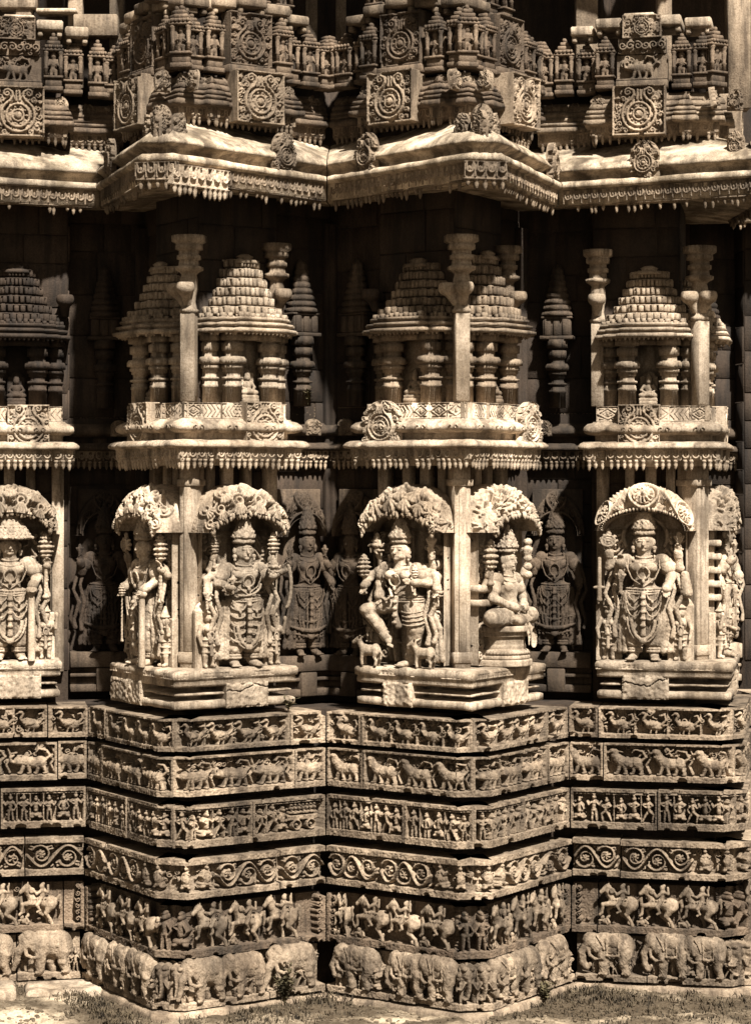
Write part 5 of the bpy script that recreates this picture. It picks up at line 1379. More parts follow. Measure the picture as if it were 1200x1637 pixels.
# ------------------------------------------------------------------ miniature pavilions on the upper wall
def plan_half(w,d,n=0):
    """stepped front of a small pavilion, from left wall end to right wall end"""
    L=[(-w,0.02),(-w,-.42*d),(-.80*w,-.42*d),(-.80*w,-.74*d),(-.50*w,-.74*d),(-.50*w,-d),(.50*w,-d),(.50*w,-.74*d),(.80*w,-.74*d),(.80*w,-.42*d),(w,-.42*d),(w,.02)]
    return L
def tier_ring(m,w,d,prof):
    m.add(*sweep(plan_half(w,d),prof))
SHAFT=[(.055,0),(.055,.10),(.058,.102),(.058,.118),(.054,.12),(.054,.138),(.046,.140),(.046,.150),(.062,.153),(.062,.166),(.045,.169),(.045,.198),(.054,.201),(.054,.220),(.064,.223),(.064,.240),(.058,.243),(.058,.250),(.078,.254),(.080,.280),(.068,.296),(.049,.299),(.049,.332),(.063,.335),(.063,.385),(.049,.388),(.049,.400),(.073,.404),(.073,.46)]
SHSQ=[9,9,9,9,7,7,6,6,6,6,7,7,7,7,8,8,8,8,9,9,9,9,9,9,9,9]
SHV=loft([(r*.95,z) for r,z in SHAFT],None,.012)
def small_deity(parent,x,y,z,k,mat,name='niche_figure'):
    S=SDF((x-.08*k,y-.08*k,z-.01),(x+.08*k,y+.06,z+.20*k),.004)
    S.box((x,y+.03,z+.08*k),(.060*k,.02,.09*k),.006); S.ball((x,y+.03,z+.155*k),(.052*k,.02,.05*k),.01)
    S.box((x,y-.01,z+.010*k),(.062*k,.045*k,.012*k),.004)
    S.ball((x,y-.02*k,z+.045*k),(.056*k,.034*k,.022*k),.008); S.ball((x,y-.005,z+.085*k),(.030*k,.024*k,.034*k),.008)
    S.ball((x,y-.01*k,z+.137*k),(.021*k,.021*k,.025*k),.003); S.cone((x,y-.006,z+.158*k),(x,y-.004,z+.185*k),.020*k,.007*k,.004)
    for e in(-1,1):
        S.cone((x+e*.030*k,y-.008,z+.105*k),(x+e*.050*k,y-.016*k,z+.075*k),.011*k,.009*k,.004); S.cone((x+e*.050*k,y-.016*k,z+.075*k),(x+e*.024*k,y-.042*k,z+.06*k),.009*k,.008*k,.004)
        S.ball((x+e*.040*k,y-.036*k,z+.040*k),(.026*k,.020*k,.018*k),.006)
    return S.build(name,mat,parent)
def pavilion(M,label,mat,w=.285,d=.225,top=.92,tiers=6,grp='miniature pavilions on the upper wall'):
    r=empty('miniature_pavilion',M); tag(r,label,'carved pavilion',group=grp)
    # eave with its rows of blocks
    m=MB(); z0=.455
    tier_ring(m,w,d,[(-.12,z0-.02),(-.10,z0-.005),(.020,z0-.014),(.040,z0-.008),(.040,z0+.012),(.008,z0+.020),(.006,z0+.028),(.024,z0+.034),(.024,z0+.050),(-.004,z0+.056),(-.006,z0+.064),(.006,z0+.07),(.006,z0+.085),(-.03,z0+.10),(-.11,z0+.125)])
    V,Q,T=lathe([(.003,-.026),(.010,-.016),(.0125,-.004),(.0125,.006)],6)
    bits_along(plan_half(w,d),.030,lambda F,q:m.add(V,Q,T,M=F@T4(0,-.022,z0-.004)),.004)
    for px,pw in((0,0),):
        pass
    V2,Q2=box(-.013,-.002,0,.013,.03,.034); 
    bits_along(plan_half(w,d),.036,lambda F,q:m.add(V2*np.array([1,1,rng.uniform(.7,1.15)]),Q2,None,M=F@T4(0,.004,z0+.08)),.004)
    m.build('eave',mat,r)
    # stepped bell-shaped roof
    m=MB(); zt=z0+.10; H=top-zt; n=tiers
    for i in range(n):
        t=i/n; t2=(i+1)/n; f=.86-.56*t**.72; f2=.86-.56*t2**.72; za=zt+H*t; zb=zt+H*t2; hh=zb-za
        wi,di=w*f,d*f*.97
        tier_ring(m,wi,di,[(-.03,za-.01),(-.010,za),(-.010,za+hh*.10),(-.004,za+hh*.12),(-.004,za+hh*.78),(.004,za+hh*.82),(.004,za+hh*.90),(-.014,za+hh*.94),(-.05,zb+.004)])
        bw=.046*f; V3,Q3,T3=box(-bw/2,-.015,0,bw/2,.03,hh*.80,.006)
        def put(F,q):
            k=rng.uniform(.8,1.08); m.add(V3*np.array([1,k,rng.uniform(.86,1.12)]),Q3,T3,M=F@T4(rng.uniform(-.002,.002),-.002,za+hh*.10))
        bits_along(plan_half(wi,di),bw*1.22,put,.002,.02)
    f=.30
    m.add(*lathe([(w*f*.95,top-.03),(w*f*.85,top-.01),(w*f*.5,top),(w*f*.62,top+.014),(w*f*.3,top+.03)],14,4,sy=.7),M=T4(0,-d*.22,0))
    m.build('roof',mat,r)
    for px,py,k in((-.125,-.135,1.),(.125,-.135,1.),(-.235,-.055,.8),(.235,-.055,.8)):
        V,Q,T=SHV; m=MB(); m.add(V*np.array([k,k,1])*np.array([w/.285,w/.285,z0/.46]),Q,T,M=T4(px*w/.285,py,0)@RZ(0)); m.build('pillar',mat,r,True if False else False)
    m=MB(); m.add(*box(-w*.9,-.03,0.001,w*.9,.02,z0-.003)); m.add(*box(-w*.55,-d*.6,z0-.05,w*.55,0,z0-.012)); m.build('niche_wall',mat,r)
    small_deity(r,0,-.085,.03,1.0,mat)
    m=MB(); m.add(*box(-.06,-.15,.002,.06,-.02,.032,.006)); m.build('niche_sill',mat,r)
    return r
ZP=3.771; OP=-.405
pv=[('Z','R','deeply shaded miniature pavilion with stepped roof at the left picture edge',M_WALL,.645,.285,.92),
 ('A','L','bright miniature pavilion left of the sunlit corner pilaster with two cup-shaped lumps',M_PALE,.80,.275,.90),
 ('A','R','bright bell-roofed miniature pavilion right of the sunlit corner pilaster with two lumps',M_PALE,.715,.275,.93),
 ('B','L','miniature pavilion with dark roof and pale eave over the dancing statue',M_MID,.645,.30,.90),
 ('B','R','tall ribbed miniature pavilion over the cross-legged seated statue',M_MID,.70,.285,.96),
 ('C','L','bright miniature pavilion between two pilasters over the goddess statue',M_PALE,.61,.285,.90),
 ('C','R','narrow bright miniature pavilion at the right picture edge',M_PALE,.75,.285,.86)]
for k,s,t,mt,sc,w,tp in pv:
    pavilion(at(k,s,sc,OP,ZP),t,mt,w=w*1.10,d=.27,top=tp)
# slender spired pavilions in the recesses
def spire(M,label,mat):
    r=empty('spired_pavilion',M); tag(r,label,'carved pavilion',group='spired pavilions in the recesses')
    m=MB(); V,Q,T=SHV; m.add(V*np.array([1.0,1.0,1.0]),Q,T,M=T4(0,-.07,0)); m.build('pillar',mat,r)
    m=MB(); m.add(*box(-.115,-.13,.46,.115,.03,.485,.004)); m.add(*box(-.095,-.12,.485,.095,.03,.60,.006)); 
    for e in(-1,0,1): m.add(*box(e*.06-.022,-.132,.487,e*.06+.022,-.10,.597,.005))
    m.add(*box(-.105,-.128,.60,.105,.03,.615,.004)); m.build('attic',mat,r)
    m=MB(); P=[]
    for i in range(8):
        z=.615+i*.042; q=.098*(1-i/8*.72); P+=[(q,z),(q*1.05,z+.014),(q*.98,z+.03),(q*.80,z+.038)]
    P+=[(.012,.97)]; m.add(*loft(P,None,.012),M=T4(0,-.055,0)); m.build('spire',mat,r)
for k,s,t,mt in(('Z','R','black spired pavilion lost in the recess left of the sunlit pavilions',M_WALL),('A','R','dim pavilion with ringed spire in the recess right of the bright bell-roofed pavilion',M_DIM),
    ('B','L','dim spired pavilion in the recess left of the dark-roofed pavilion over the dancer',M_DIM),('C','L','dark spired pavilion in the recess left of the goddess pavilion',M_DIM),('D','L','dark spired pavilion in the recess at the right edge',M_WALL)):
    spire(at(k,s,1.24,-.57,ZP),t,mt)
# pilasters of the upper wall
CAPS=[(.047,0),(.044,.555),(.058,.562),(.060,.578),(.046,.586),(.040,.63),(.044,.67),(.052,.71),(.050,.77),(.044,.80),(.058,.815),(.082,.828),(.084,.848),(.060,.856),(.056,.89),(.070,.895),(.070,.92),(.058,.925),(.058,.95),(.080,.957),(.080,.985),(.074,.99),(.100,1.005),(.100,1.045)]
CSQ=[9,9,8,8,6,4,4,4,4,4,4,3,3,5,8,8,8,8,8,9,9,9,9,9,9]
def upper_pilaster(k,side,s,o,label,mat,lumps,corner=False,kk=1.0):
    M=at(k,side,s,o,ZP)@(RZ(-PI/4) if corner else np.eye(4)); r=empty('carved_pilaster',M); tag(r,label,'pilaster',group='carved pilasters of the upper wall')
    V,Q,T=loft([(a*kk*(1.0 if b>.58 else .96),b) for a,b in CAPS],None,.008); m=MB(); m.add(V,Q,T)
    if corner or mat!=M_WALL: m.add(*box(-.045*kk,-.049*kk,.002,.045*kk,.04,.553,.004)); m.build('shaft_and_capital',mat,r)
    for dx,dy in lumps:
        S=SDF((-.20,-.20,.60),(.20,.20,.82),.005); c=(dx*.085,dy*.085,.715)
        S.ball(c,(.060,.060,.055),.012); S.cone((0,0,.70),c,.04,.048,.01); S.cone((dx*.02,dy*.02,.60),(dx*.07,dy*.07,.68),.025,.035,.01); S.box((c[0],c[1],.775),(.09,.09,.030),.004,.002,True)
        S.ball((c[0]+dx*.03,c[1]+dy*.03,.705),(.030,.030,.028),.01)
        S.build('bracket_lump',mat,r)
    return r
upper_pilaster('A','R',.275,-.275,'sunlit corner pilaster with two cup-shaped lumps below its capital, between two bright pavilions',M_PALE,((-1,0),(0,-1)),True)
upper_pilaster('B','R',.275,-.275,'corner pilaster with pale shaft and dark capital above the dancing and seated statues',M_PALE,((-1,0),(0,-1)),True)
upper_pilaster('C','R',.275,-.275,'bright corner pilaster with large rounded lumps right of the goddess pavilion',M_PALE,((-1,0),(0,-1)),True)
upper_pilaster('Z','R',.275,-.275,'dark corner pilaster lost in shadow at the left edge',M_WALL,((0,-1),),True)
upper_pilaster('A','R',.965,-.37,'slim pilaster with a wedge-shaped lump right of the bell-roofed pavilion',M_MID,((0,-1),),kk=.9)
upper_pilaster('B','R',.985,-.37,'slim pilaster half hidden right of the tall ribbed pavilion',M_MID,((0,-1),),kk=.9)
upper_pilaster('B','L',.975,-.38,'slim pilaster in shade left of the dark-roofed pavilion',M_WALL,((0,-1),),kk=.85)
upper_pilaster('C','L',.95,-.36,'pilaster with swollen lump left of the goddess pavilion, rising to a dark flared capital',M_PALE,((0,-1),),kk=.95)
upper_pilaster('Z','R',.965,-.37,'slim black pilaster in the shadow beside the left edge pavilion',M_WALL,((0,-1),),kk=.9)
# ------------------------------------------------------------------ great eave
RE,rE,CE=5.20,3.97,.19
KS=['Z','A','B','C','D']
def pol(r,deg): a=math.radians(deg); return (r*math.sin(a),-r*math.cos(a))
eave_pts=[]; marks=[]
for n,k in enumerate(KS):
    c_=np.array(pol(RE,BIS[k])); a_=np.array(pol(rE,BIS[k]-11.25)); b_=np.array(pol(rE,BIS[k]+11.25)); eave_pts.append(tuple(a_))
    eave_pts.append(tuple(c_+(a_-c_)/np.linalg.norm(a_-c_)*CE)); eave_pts.append(tuple(c_+(b_-c_)/np.linalg.norm(b_-c_)*CE))
eave_pts.append(pol(rE,BIS['D']+11.25))
EPROF=[(-1.0,5.16),(-.30,5.11),(-.06,5.078),(-.03,5.078),(-.03,5.086),(-.022,5.09),(-.022,5.185),(.004,5.19),(.014,5.20),(.014,5.224),(0,5.236),(-.06,5.240),(-.065,5.270),(-.02,5.292),(.004,5.300),(.006,5.316),(-.02,5.345),(-.075,5.382),(-.15,5.418),(-.24,5.455),(-.33,5.50),(-.41,5.545),(-.47,5.585),(-.50,5.62)]
mE=len(EPROF); V0,_,_=sweep(eave_pts,EPROF); V0=V0.reshape(-1,mE,3); NE=16
sharp=[]
for k in KS: sharp+=[pol(rE,BIS[k]-11.25),pol(RE,BIS[k])]
sharp.append(pol(rE,BIS['D']+11.25)); VS,_,_=sweep(sharp,EPROF); VS=VS.reshape(-1,mE,3)
for n in range(len(KS)):          # where the cut corner runs out, both its edges join the hip line
    l,r_=3*n+1,3*n+2; cd=np.array(eave_pts[r_])-np.array(eave_pts[l])
    for j in range(mE):
        if (V0[r_,j,:2]-V0[l,j,:2])@cd<=0: V0[l,j]=VS[2*n+1,j]; V0[r_,j]=VS[2*n+1,j]+np.array([1e-4*cd[0],1e-4*cd[1],0])
VE=[V0[0]]; idx_of=[0]
for i in range(len(eave_pts)-1):
    for j in range(1,NE+1): VE.append(V0[i]+(V0[i+1]-V0[i])*j/NE)
    idx_of.append(len(VE)-1)
VE=np.array(VE); VE[:,:,:2]+=rng.normal(0,.0025,(len(VE),1,2)); VE[:,:,2]+=rng.normal(0,.002,(len(VE),mE))
for i in range(len(VE)): VE[i,15:,2]+=.003*math.sin(i*.7)+.003*math.sin(i*1.9)
etxt={'Z':'broken lower eave of the roof at the left picture edge','A':'broad sunlit stone eave left of the crack, with a bright hanging fringe at its corner','B':'broad stone eave peaking at the centre, with a cluster of finials at its corner','C':'long straight sunlit stone eave on the right with one round medallion','D':'end of an eave at the right edge of the view'}
def eface(k,side):
    n=KS.index(k); c=np.array(pol(RE,BIS[k])); q=np.array(pol(rE,BIS[k]+(11.25 if side=='R' else -11.25)))
    a,b=(c,q) if side=='R' else (q,c); d=(b-a)/np.linalg.norm(b-a)
    M=np.eye(4); M[:2,0]=d; M[:2,1]=(-d[1],d[0]); M[:2,3]=c; return M,float(np.linalg.norm(b-a))
for n,k in enumerate(KS):
    th=math.radians(BIS[k]); O=T4(4.8*math.sin(th),-4.8*math.cos(th),5.1); I=np.linalg.inv(O); r=empty('eave',O); tag(r,etxt[k],'eave',group='great eave of the temple')
    i0,i1=idx_of[3*n],idx_of[3*n+3]; P=VE[i0:i1+1].copy()
    if n>0: P[0]+= (P[1]-P[0])*.07
    P[-1]+=(P[-2]-P[-1])*.07
    m=MB(); m.add(P.reshape(-1,3),grid_q(len(P),mE),M=I)
    for e in(0,-1):
        c=P[e].mean(0); V=np.vstack([P[e],c]); T=[[j,j+1,mE] if e else [j+1,j,mE] for j in range(mE-1)]; m.add(V,None,T,M=I)
    m.build('roof_slab',M_ROOF,r)
    for side in 'LR':
        if (k=='Z' and side=='L') or (k=='D' and side=='R'): continue
        M,L=eface(k,side); sg=1 if side=='R' else -1
        L0=L; L=L-CE+.01; F=I@M@T4(CE-.01 if side=='R' else -L0,0,0)
        h=HF(L-.03,.096,-.022,r=.0045); fascia(h,L-.03,.096); h.wear(.001,3); h.out('fascia_band',M_MID,r,F@T4(.015,.012,5.088),skirt=.03)
        V,Q,T=lathe(CONE,7); m=MB(); nn=int(L/.042); m.add(*box(.02,.03,5.075,L-.02,.07,5.087),M=F)
        for q in range(nn):
            x=(q+.5)*L/nn
            if rng.random()<(.22 if k!='Z' else .6): continue
            m.add(V*np.array([1.05,1.05,rng.uniform(.5,1.3)]),Q,T,M=F@T4(x+rng.normal(0,.005),.05,5.073))
        m.build('pendant_fringe',M_MID,r)
        L=L0; fr=.75 if k!='C' else .62
        if k=='B' and side=='R': fr=.90
        if not(k=='Z'): gable(.20,.245,M_MID,r,I@M@T4(sg*fr*L,-.024,5.228))
        else: gable(.20,.2,M_MID,r,I@M@T4(sg*.45*L,.05,5.28))
        for q in((.20,.33) if side=='R' else (.20,.36)):
            if k in 'ZD': continue
            gable(.115,.17,M_MID,r,I@M@T4(sg*q,.05+.02*rng.random(),5.335),name='finial',base=-.03)
    if k in 'ZD': continue
    c_=pol(RE-CE*.70-.07,BIS[k]); gable(.13,.20,M_MID,r,I@T4(c_[0],c_[1],5.345)@RZ(th),name='finial',base=-.03)
    F=I@T4(*pol(RE-CE*.70,BIS[k]),0)@RZ(th); wc=CE*1.40
    h=HF(wc,.096,-.022,r=.0045); fascia(h,wc,.096); h.wear(.001,3); h.out('fascia_band',M_MID,r,F@T4(-wc/2,.004,5.088),skirt=.03)
    m=MB(); m.add(*box(-wc/2,.02,5.075,wc/2,.06,5.087),M=F); V,Q,T=lathe(CONE,7)
    for q in range(5): m.add(V*np.array([1.25,1.25,rng.uniform(.7,1.3)]),Q,T,M=F@T4(-wc/2+(q+.5)*wc/5,.04,5.073))
    m.build('pendant_fringe',M_MID,r)
    if k=='A':
        M,L=eface(k,'R'); F=I@M@T4(CE,0,0)
        h=HF(.46,.12,-.022,r=.0045); fascia(h,.46,.12); h.wear(.001,4); h.out('hanging_fringe_block',M_PALE,r,F@T4(-.02,-.035,5.05),skirt=.06)
        m=MB(); V,Q,T=lathe(CONE,7); m.add(*box(-.02,-.03,5.046,.44,.02,5.054),M=F)
        for q in range(11):
            if q==5: continue
            m.add(V*np.array([1.25,1.25,rng.uniform(1.0,1.4)]),Q,T,M=F@T4(.0+q*.041,-.015,5.045))
        m.build('pendant_fringe',M_PALE,r)

# ------------------------------------------------------------------ parapet, lower row
ptx={'Z':'lower parapet block with a square medallion panel at the left picture edge','A':'lower parapet block with a square medallion panel above the eave left of the crack',
 'B':'central lower parapet block with scalloped roofs between two medallion panels','C':'right lower parapet block with one large round medallion panel'}
PPROF=[(-.16,5.53),(-.055,5.53),(-.055,5.54),(-.045,5.545),(-.045,5.605),(-.005,5.61),(.0,5.625),(-.004,5.645),(-.022,5.648),(-.022,5.656),(-.012,5.66),(-.012,5.674),(-.024,5.678),(-.024,5.686),(-.016,5.689),(-.024,5.708),(-.040,5.712),(-.040,5.720),(-.032,5.724),(-.050,5.752),(-.066,5.756),(-.066,5.764),(-.060,5.768),(-.078,5.80),(-.10,5.815),(-.16,5.82)]
shr=None
for k in 'ZABC':
    th=math.radians(BIS[k]); O=T4(4.4*math.sin(th),-4.4*math.cos(th),5.47); I=np.linalg.inv(O); r=empty('parapet_block',O); tag(r,ptx[k],'parapet',group='parapet blocks above the eave')
    o=-.10; sp=[(-o,o),(.27,o),(.27,o+.05),(.44,o+.05),(.44,o+.02),(.86,o+.02),(.86,o),(1.02,o),(1.02,-.36),(s_re(-.36),-.36)]
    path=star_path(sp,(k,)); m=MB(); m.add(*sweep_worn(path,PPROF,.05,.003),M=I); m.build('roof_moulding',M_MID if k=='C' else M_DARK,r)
    lp=[(x+I[0,3],y+I[1,3]) for x,y in path]
    V0,_,_=sweep(lp,[(-.042,0)]); p2=[tuple(v[:2]) for v in V0]
    carved_band(p2,5.543-5.47,5.606-5.47,r,M_MID,fascia,base=-.014,name='fascia_band')
    fringe(p2,5.536-5.47,.040,r,M_MID,1.0)
    for side in 'LR':
        sg=1 if side=='R' else -1; F=I@face_frame(k,side)
        medal_panel(.34,.325,.125,M_MID,r,F@T4(sg*.65,-(o+.085),5.525),base=-.045,skirt=.16,cy=.135)
        for s in(.04,.20,.36,.93,1.12,1.28):
            gable(.105,.135,M_MID,r,F@T4(sg*s,-(o-.035 if s<1 else -.40),5.69)@RX(-.15),name='finial',base=-.035)

# ------------------------------------------------------------------ parapet, upper row of niches
def shrine_proto():
    r=empty('figure_niche',np.eye(4)); m=MB()
    m.add(*box(-.060,-.045,.0,.060,.06,.028,.004)); m.add(*box(-.052,-.035,.028,.052,.06,.075,.004)); m.add(*box(-.062,-.050,.075,.062,.06,.090,.004)); m.build('base',M_DARK,r)
    m=MB()
    for e in(-1,1): m.add(*lathe([(.014,.09),(.012,.13),(.016,.135),(.010,.145),(.015,.20),(.011,.21),(.018,.225),(.018,.235)],8),M=T4(e*.046,-.030,0))
    m.build('columns',M_DARK,r)
    S=SDF((-.05,-.06,.08),(.05,.05,.26),.0045)
    S.ball((0,-.01,.212),(.019,.019,.022),.004); S.ball((0,-.006,.165),(.024,.02,.034),.006); S.ball((0,-.004,.128),(.024,.02,.02),.006); S.cone((0,-.008,.235),(0,-.006,.25),.014,.006,.003)
    for e in(-1,1): S.cone((e*.012,-.006,.125),(e*.014,-.012,.094),.013,.010,.005); S.cone((e*.024,-.01,.185),(e*.034,-.02,.15),.009,.007,.004); S.cone((e*.034,-.02,.15),(e*.016,-.034,.158),.007,.006,.003)
    S.box((0,.035,.17),(.045,.015,.08),.004); S.build('figure',M_DARK,r)
    m=MB(); m.add(*box(-.066,-.050,.235,.066,.06,.252,.005)); 
    for q,(w_,z0,z1) in enumerate(((.055,.252,.275),(.042,.275,.300),(.026,.300,.325),(.012,.325,.35))): m.add(*box(-w_,-.045+.01*q,z0,w_,.05,z1,.006))
    for q in range(5): m.add(*ball((-.048+.024*q,-.050,.262),(.010,.010,.012),6,5))
    m.build('pointed_roof',M_DARK,r)
    return tag(r,'small dark figure niche with two columns in the upper parapet row','niche',group='figure niches of the upper parapet row')
proto=shrine_proto(); used=False
BN={('Z','R'):'the beast block at the left edge',('A','L'):'the shaded medallion block left of centre',('A','R'):'the square medallion block left of centre',('B','L'):'the square medallion block at the centre',('B','R'):'the edge-on medallion block right of centre',('C','L'):'the beast block at the upper right'}
ORD=['first','second','third','fourth','fifth','sixth','seventh','eighth','ninth','tenth','eleventh','twelfth']
def niche_label(k,side,s):
    if (k,side)==('C','R'): return '%s small figure niche to the right of %s'%(ORD[2+[.11,.235,.385].index(s)],BN[('C','L')])
    near=s<.64; right=near!=(side=='R'); l=[.385,.235,.11] if near else [.885,1.02,1.17,1.30]
    return '%s small figure niche to the %s of %s'%(ORD[l.index(s)],'right' if right else 'left',BN[(k,side)])
ZT=5.84
for k in 'ZABC':
    for side in 'LR':
        if k=='Z' and side=='L': continue
        sg=1 if side=='R' else -1
        lst=[.235,.385,.885,1.02,1.17,1.30]+([.11] if side=='R' else [])
        for s in lst:
            if k=='C' and side=='R' and s>.4: continue
            o=-.17 if s<1.0 else -.30
            M=at(k,side,s+rng.uniform(-.012,.012),o,ZT+rng.uniform(-.006,.012))@RZ(rng.uniform(-.05,.05))@np.diag([1.05,1.05,rng.uniform(1.0,1.12),1.])
            if side=='R' and s==.11: M=T4(*fpt(k,'R',.17,-.17),ZT)@RZ(math.radians(BIS[k]))@np.diag([1.1,1.1,1.12,1.])
            if not used: proto.matrix_world=Matrix(M.tolist()); used=True; proto['label']=niche_label(k,side,s)
            else: dup(proto,M,niche_label(k,side,s))
for k in 'AB':
    for side in 'LR':
        for s in (.12,.30,.48,.66,.84,1.02):
            if side=='L' and s==.12: continue
            i_=[1.02,.84,.66,.48,.30].index(s) if side=='L' else 5+[.12,.30,.48,.66,.84,1.02].index(s)
            dup(proto,at(k,side,s+rng.uniform(-.02,.02),-.42,ZT+.455)@np.diag([1.1,1.1,rng.uniform(.95,1.15),1.]),'%s small niche from the left in the topmost row above the %s parapet block'%(ORD[i_],'left-of-centre' if k=='A' else 'central'))
utx={'Z':'tall carved block with a scroll panel over a stone beast, upper parapet, left edge','A':'square medallion block of the upper parapet row, left of centre','B':'square medallion block of the upper parapet row left of the three central niches','C':'tall pale block with a small medallion above a standing stone beast, upper right'}
for k,side in (('Z','R'),('A','L'),('A','R'),('B','L'),('B','R'),('C','L')):
    M=at(k,side,.64,-.14,ZT); r=empty('medallion_block',M)
    t={('A','L'):'dark medallion block of the upper parapet seen from its edge, left of centre',('B','R'):'dark medallion block of the upper parapet seen edge-on, right of the three central niches'}.get((k,side),utx[k])
    tag(r,t,'carved block',group='medallion blocks of the upper parapet row')
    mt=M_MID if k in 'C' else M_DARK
    m=MB(); m.add(*box(-.17,-.03,.0,.17,.12,.055,.006)); m.build('sill',mt,r)
    if k in 'ZC':
        h=HF(.33,.17,-.05); beast(h,.165,.005,.17,h.new('stone_beast'),-1,0); h.rect(0,0,.33,.012,0); fill_leaves(h,.01,.09,.32,.16,20,.5); h.out('beast_panel',mt,r,T4(-.165,-.02,.06),skirt=.12)
        h=HF(.31,.10,-.04); 
        for q in range(6): h.spiral(.03+q*.05,.05,.028,1.3,q,1 if q%2 else -1,.008,1.)
        fill_leaves(h,.01,.01,.30,.09,20,.6); h.out('scroll_panel',mt,r,T4(-.155,-.02,.235),skirt=.12)
        medal_panel(.25,.15,.058,mt,r,T4(0,-.025,.335),base=-.03,skirt=.12,cy=.066)
    else: medal_panel(.30,.335,.115,mt,r,T4(0,-.02,.06),base=-.04,skirt=.12,cy=.14)

# ------------------------------------------------------------------ gallery behind the parapet
g=empty('upper_gallery',T4(0,-3.4,5.8)); GI=np.linalg.inv(T4(0,-3.4,5.8)); tag(g,'open gallery of square pillars, beams and dark openings at the very top of the picture','gallery')
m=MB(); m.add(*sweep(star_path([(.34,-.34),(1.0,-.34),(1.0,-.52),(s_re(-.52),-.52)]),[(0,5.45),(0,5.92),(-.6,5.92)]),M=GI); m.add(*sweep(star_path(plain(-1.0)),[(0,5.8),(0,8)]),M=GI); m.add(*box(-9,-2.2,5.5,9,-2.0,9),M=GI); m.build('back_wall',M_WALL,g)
m=MB(); m.add(*sweep(star_path([(.36,-.36),(.40,-.36),(.40,-.33),(1.0,-.33),(s_re(-.36),-.36)]),[(-.4,6.90),(-.03,6.90),(0,6.94),(0,7.10),(-.4,7.2)]),M=GI); m.build('beam',M_MID,g)
def post(px,d,w_,z0,z1,mt):
    x=.26+(px-600)*d/3500; y=-18.06+d; m=MB(); m.add(*box(x-w_,y-w_,z0,x+w_,y+w_,z1,.008),M=GI); m.build('post',mt,g)
for px,d,w_,z0,z1 in((40,14.9,.055,5.85,6.9),(122,15.0,.05,5.85,6.9),(150,15.05,.03,5.85,6.42),(188,15.0,.05,5.85,6.9),(498,14.9,.04,5.85,6.9),(545,14.9,.035,5.85,6.9),(936,15.0,.075,5.85,6.9),(1060,14.9,.05,5.85,6.9),(1178,15.2,.08,5.85,6.9)): post(px,d,w_,z0,z1,M_MID)
for x0,x1,d,z0,z1,mt in((120,190,14.95,6.30,6.45,M_MID),(0,60,14.9,6.48,6.60,M_PALE),(60,125,14.95,6.46,6.49,M_PALE),(205,240,14.9,6.40,6.46,M_MID)):
    X0,X1=[.26+(p-600)*d/3500 for p in(x0,x1)]; y=-18.06+d; m=MB(); m.add(*box(X0,y-.08,z0,X1,y+.06,z1,.008),M=GI); m.build('crossbeam',mt,g)
# flat capping stones over the niche rows
ctx={('Z','R'):'row of pale capping slabs over the niches at the upper left',('A','L'):'sloping capping slabs over the dark niches left of centre',('A','R'):'stepped capping slabs over the niches between the two medallion blocks',('B','L'):'capping slab over the niches just left of the central medallion block',('C','L'):'bright stepped capping slabs over the niches at the upper right'}
for (k,side),t in ctx.items():
    M=at(k,side,.7,-.2,ZT+.38); r=empty('capping_stones',M); tag(r,t,'capping stone',group='capping stones over the niches'); sg=1 if side=='R' else -1
    mt=M_PALE if k in'CZ' else M_MID
    for s,wd,dz,dd in((.28,.18,0.02,0),(.47,.17,.035,.02),(.66,.21,.055,.04),(.86,.18,.03,.02),(1.04,.16,.0,-.03)):
        m=MB(); x=sg*(s-.7); m.add(*box(x-wd/2+.003,-.03-dd,dz,x+wd/2-.003,.30,dz+.06+rng.uniform(0,.012),.010))
        m.add(*box(x-wd/2+.01,-.01-dd,dz-.04,x-wd/2+.045,.1,dz-.001,.008)); m.add(*box(x+wd/2-.045,-.01-dd,dz-.04,x+wd/2-.01,.1,dz-.001,.008))
        m.build('slab',mt,r)
# ------------------------------------------------------------------ ground, grass, weeds
def gxy(px,py):
    d=3.23*3500/(py-780); return (.26+(px-600)*d/3500,-18.06+d)
M_SOIL=bpy.data.materials.new('trodden_earth'); M_SOIL.use_nodes=True
nt=M_SOIL.node_tree; N=nt.nodes; L=nt.links; bs=N['Principled BSDF']; bs.inputs['Roughness'].default_value=.95; bs.inputs['Specular IOR Level'].default_value=.1
gg=N.new('ShaderNodeNewGeometry'); n1=N.new('ShaderNodeTexNoise'); n1.inputs['Scale'].default_value=1.7; n1.inputs['Detail'].default_value=9; n1.inputs['Roughness'].default_value=.7; L.new(gg.outputs['Position'],n1.inputs['Vector'])
rr=N.new('ShaderNodeValToRGB'); rr.color_ramp.elements[0].position=.48; rr.color_ramp.elements[1].position=.86; rr.color_ramp.elements[0].color=(.060,.046,.031,1); rr.color_ramp.elements[1].color=(.40,.325,.235,1); at_=N.new('ShaderNodeAttribute'); at_.attribute_name='bare'; ma=N.new('ShaderNodeMath'); ma.operation='MULTIPLY_ADD'; ma.inputs[1].default_value=.30; L.new(at_.outputs['Fac'],ma.inputs[0]); L.new(n1.outputs['Fac'],ma.inputs[2]); L.new(ma.outputs[0],rr.inputs['Fac'])
n2=N.new('ShaderNodeTexNoise'); n2.inputs['Scale'].default_value=60; n2.inputs['Detail'].default_value=4; L.new(gg.outputs['Position'],n2.inputs['Vector'])
r2=N.new('ShaderNodeValToRGB'); r2.color_ramp.elements[0].position=.35; r2.color_ramp.elements[1].position=.6; r2.color_ramp.elements[0].color=(.6,.55,.5,1); L.new(n2.outputs['Fac'],r2.inputs['Fac'])
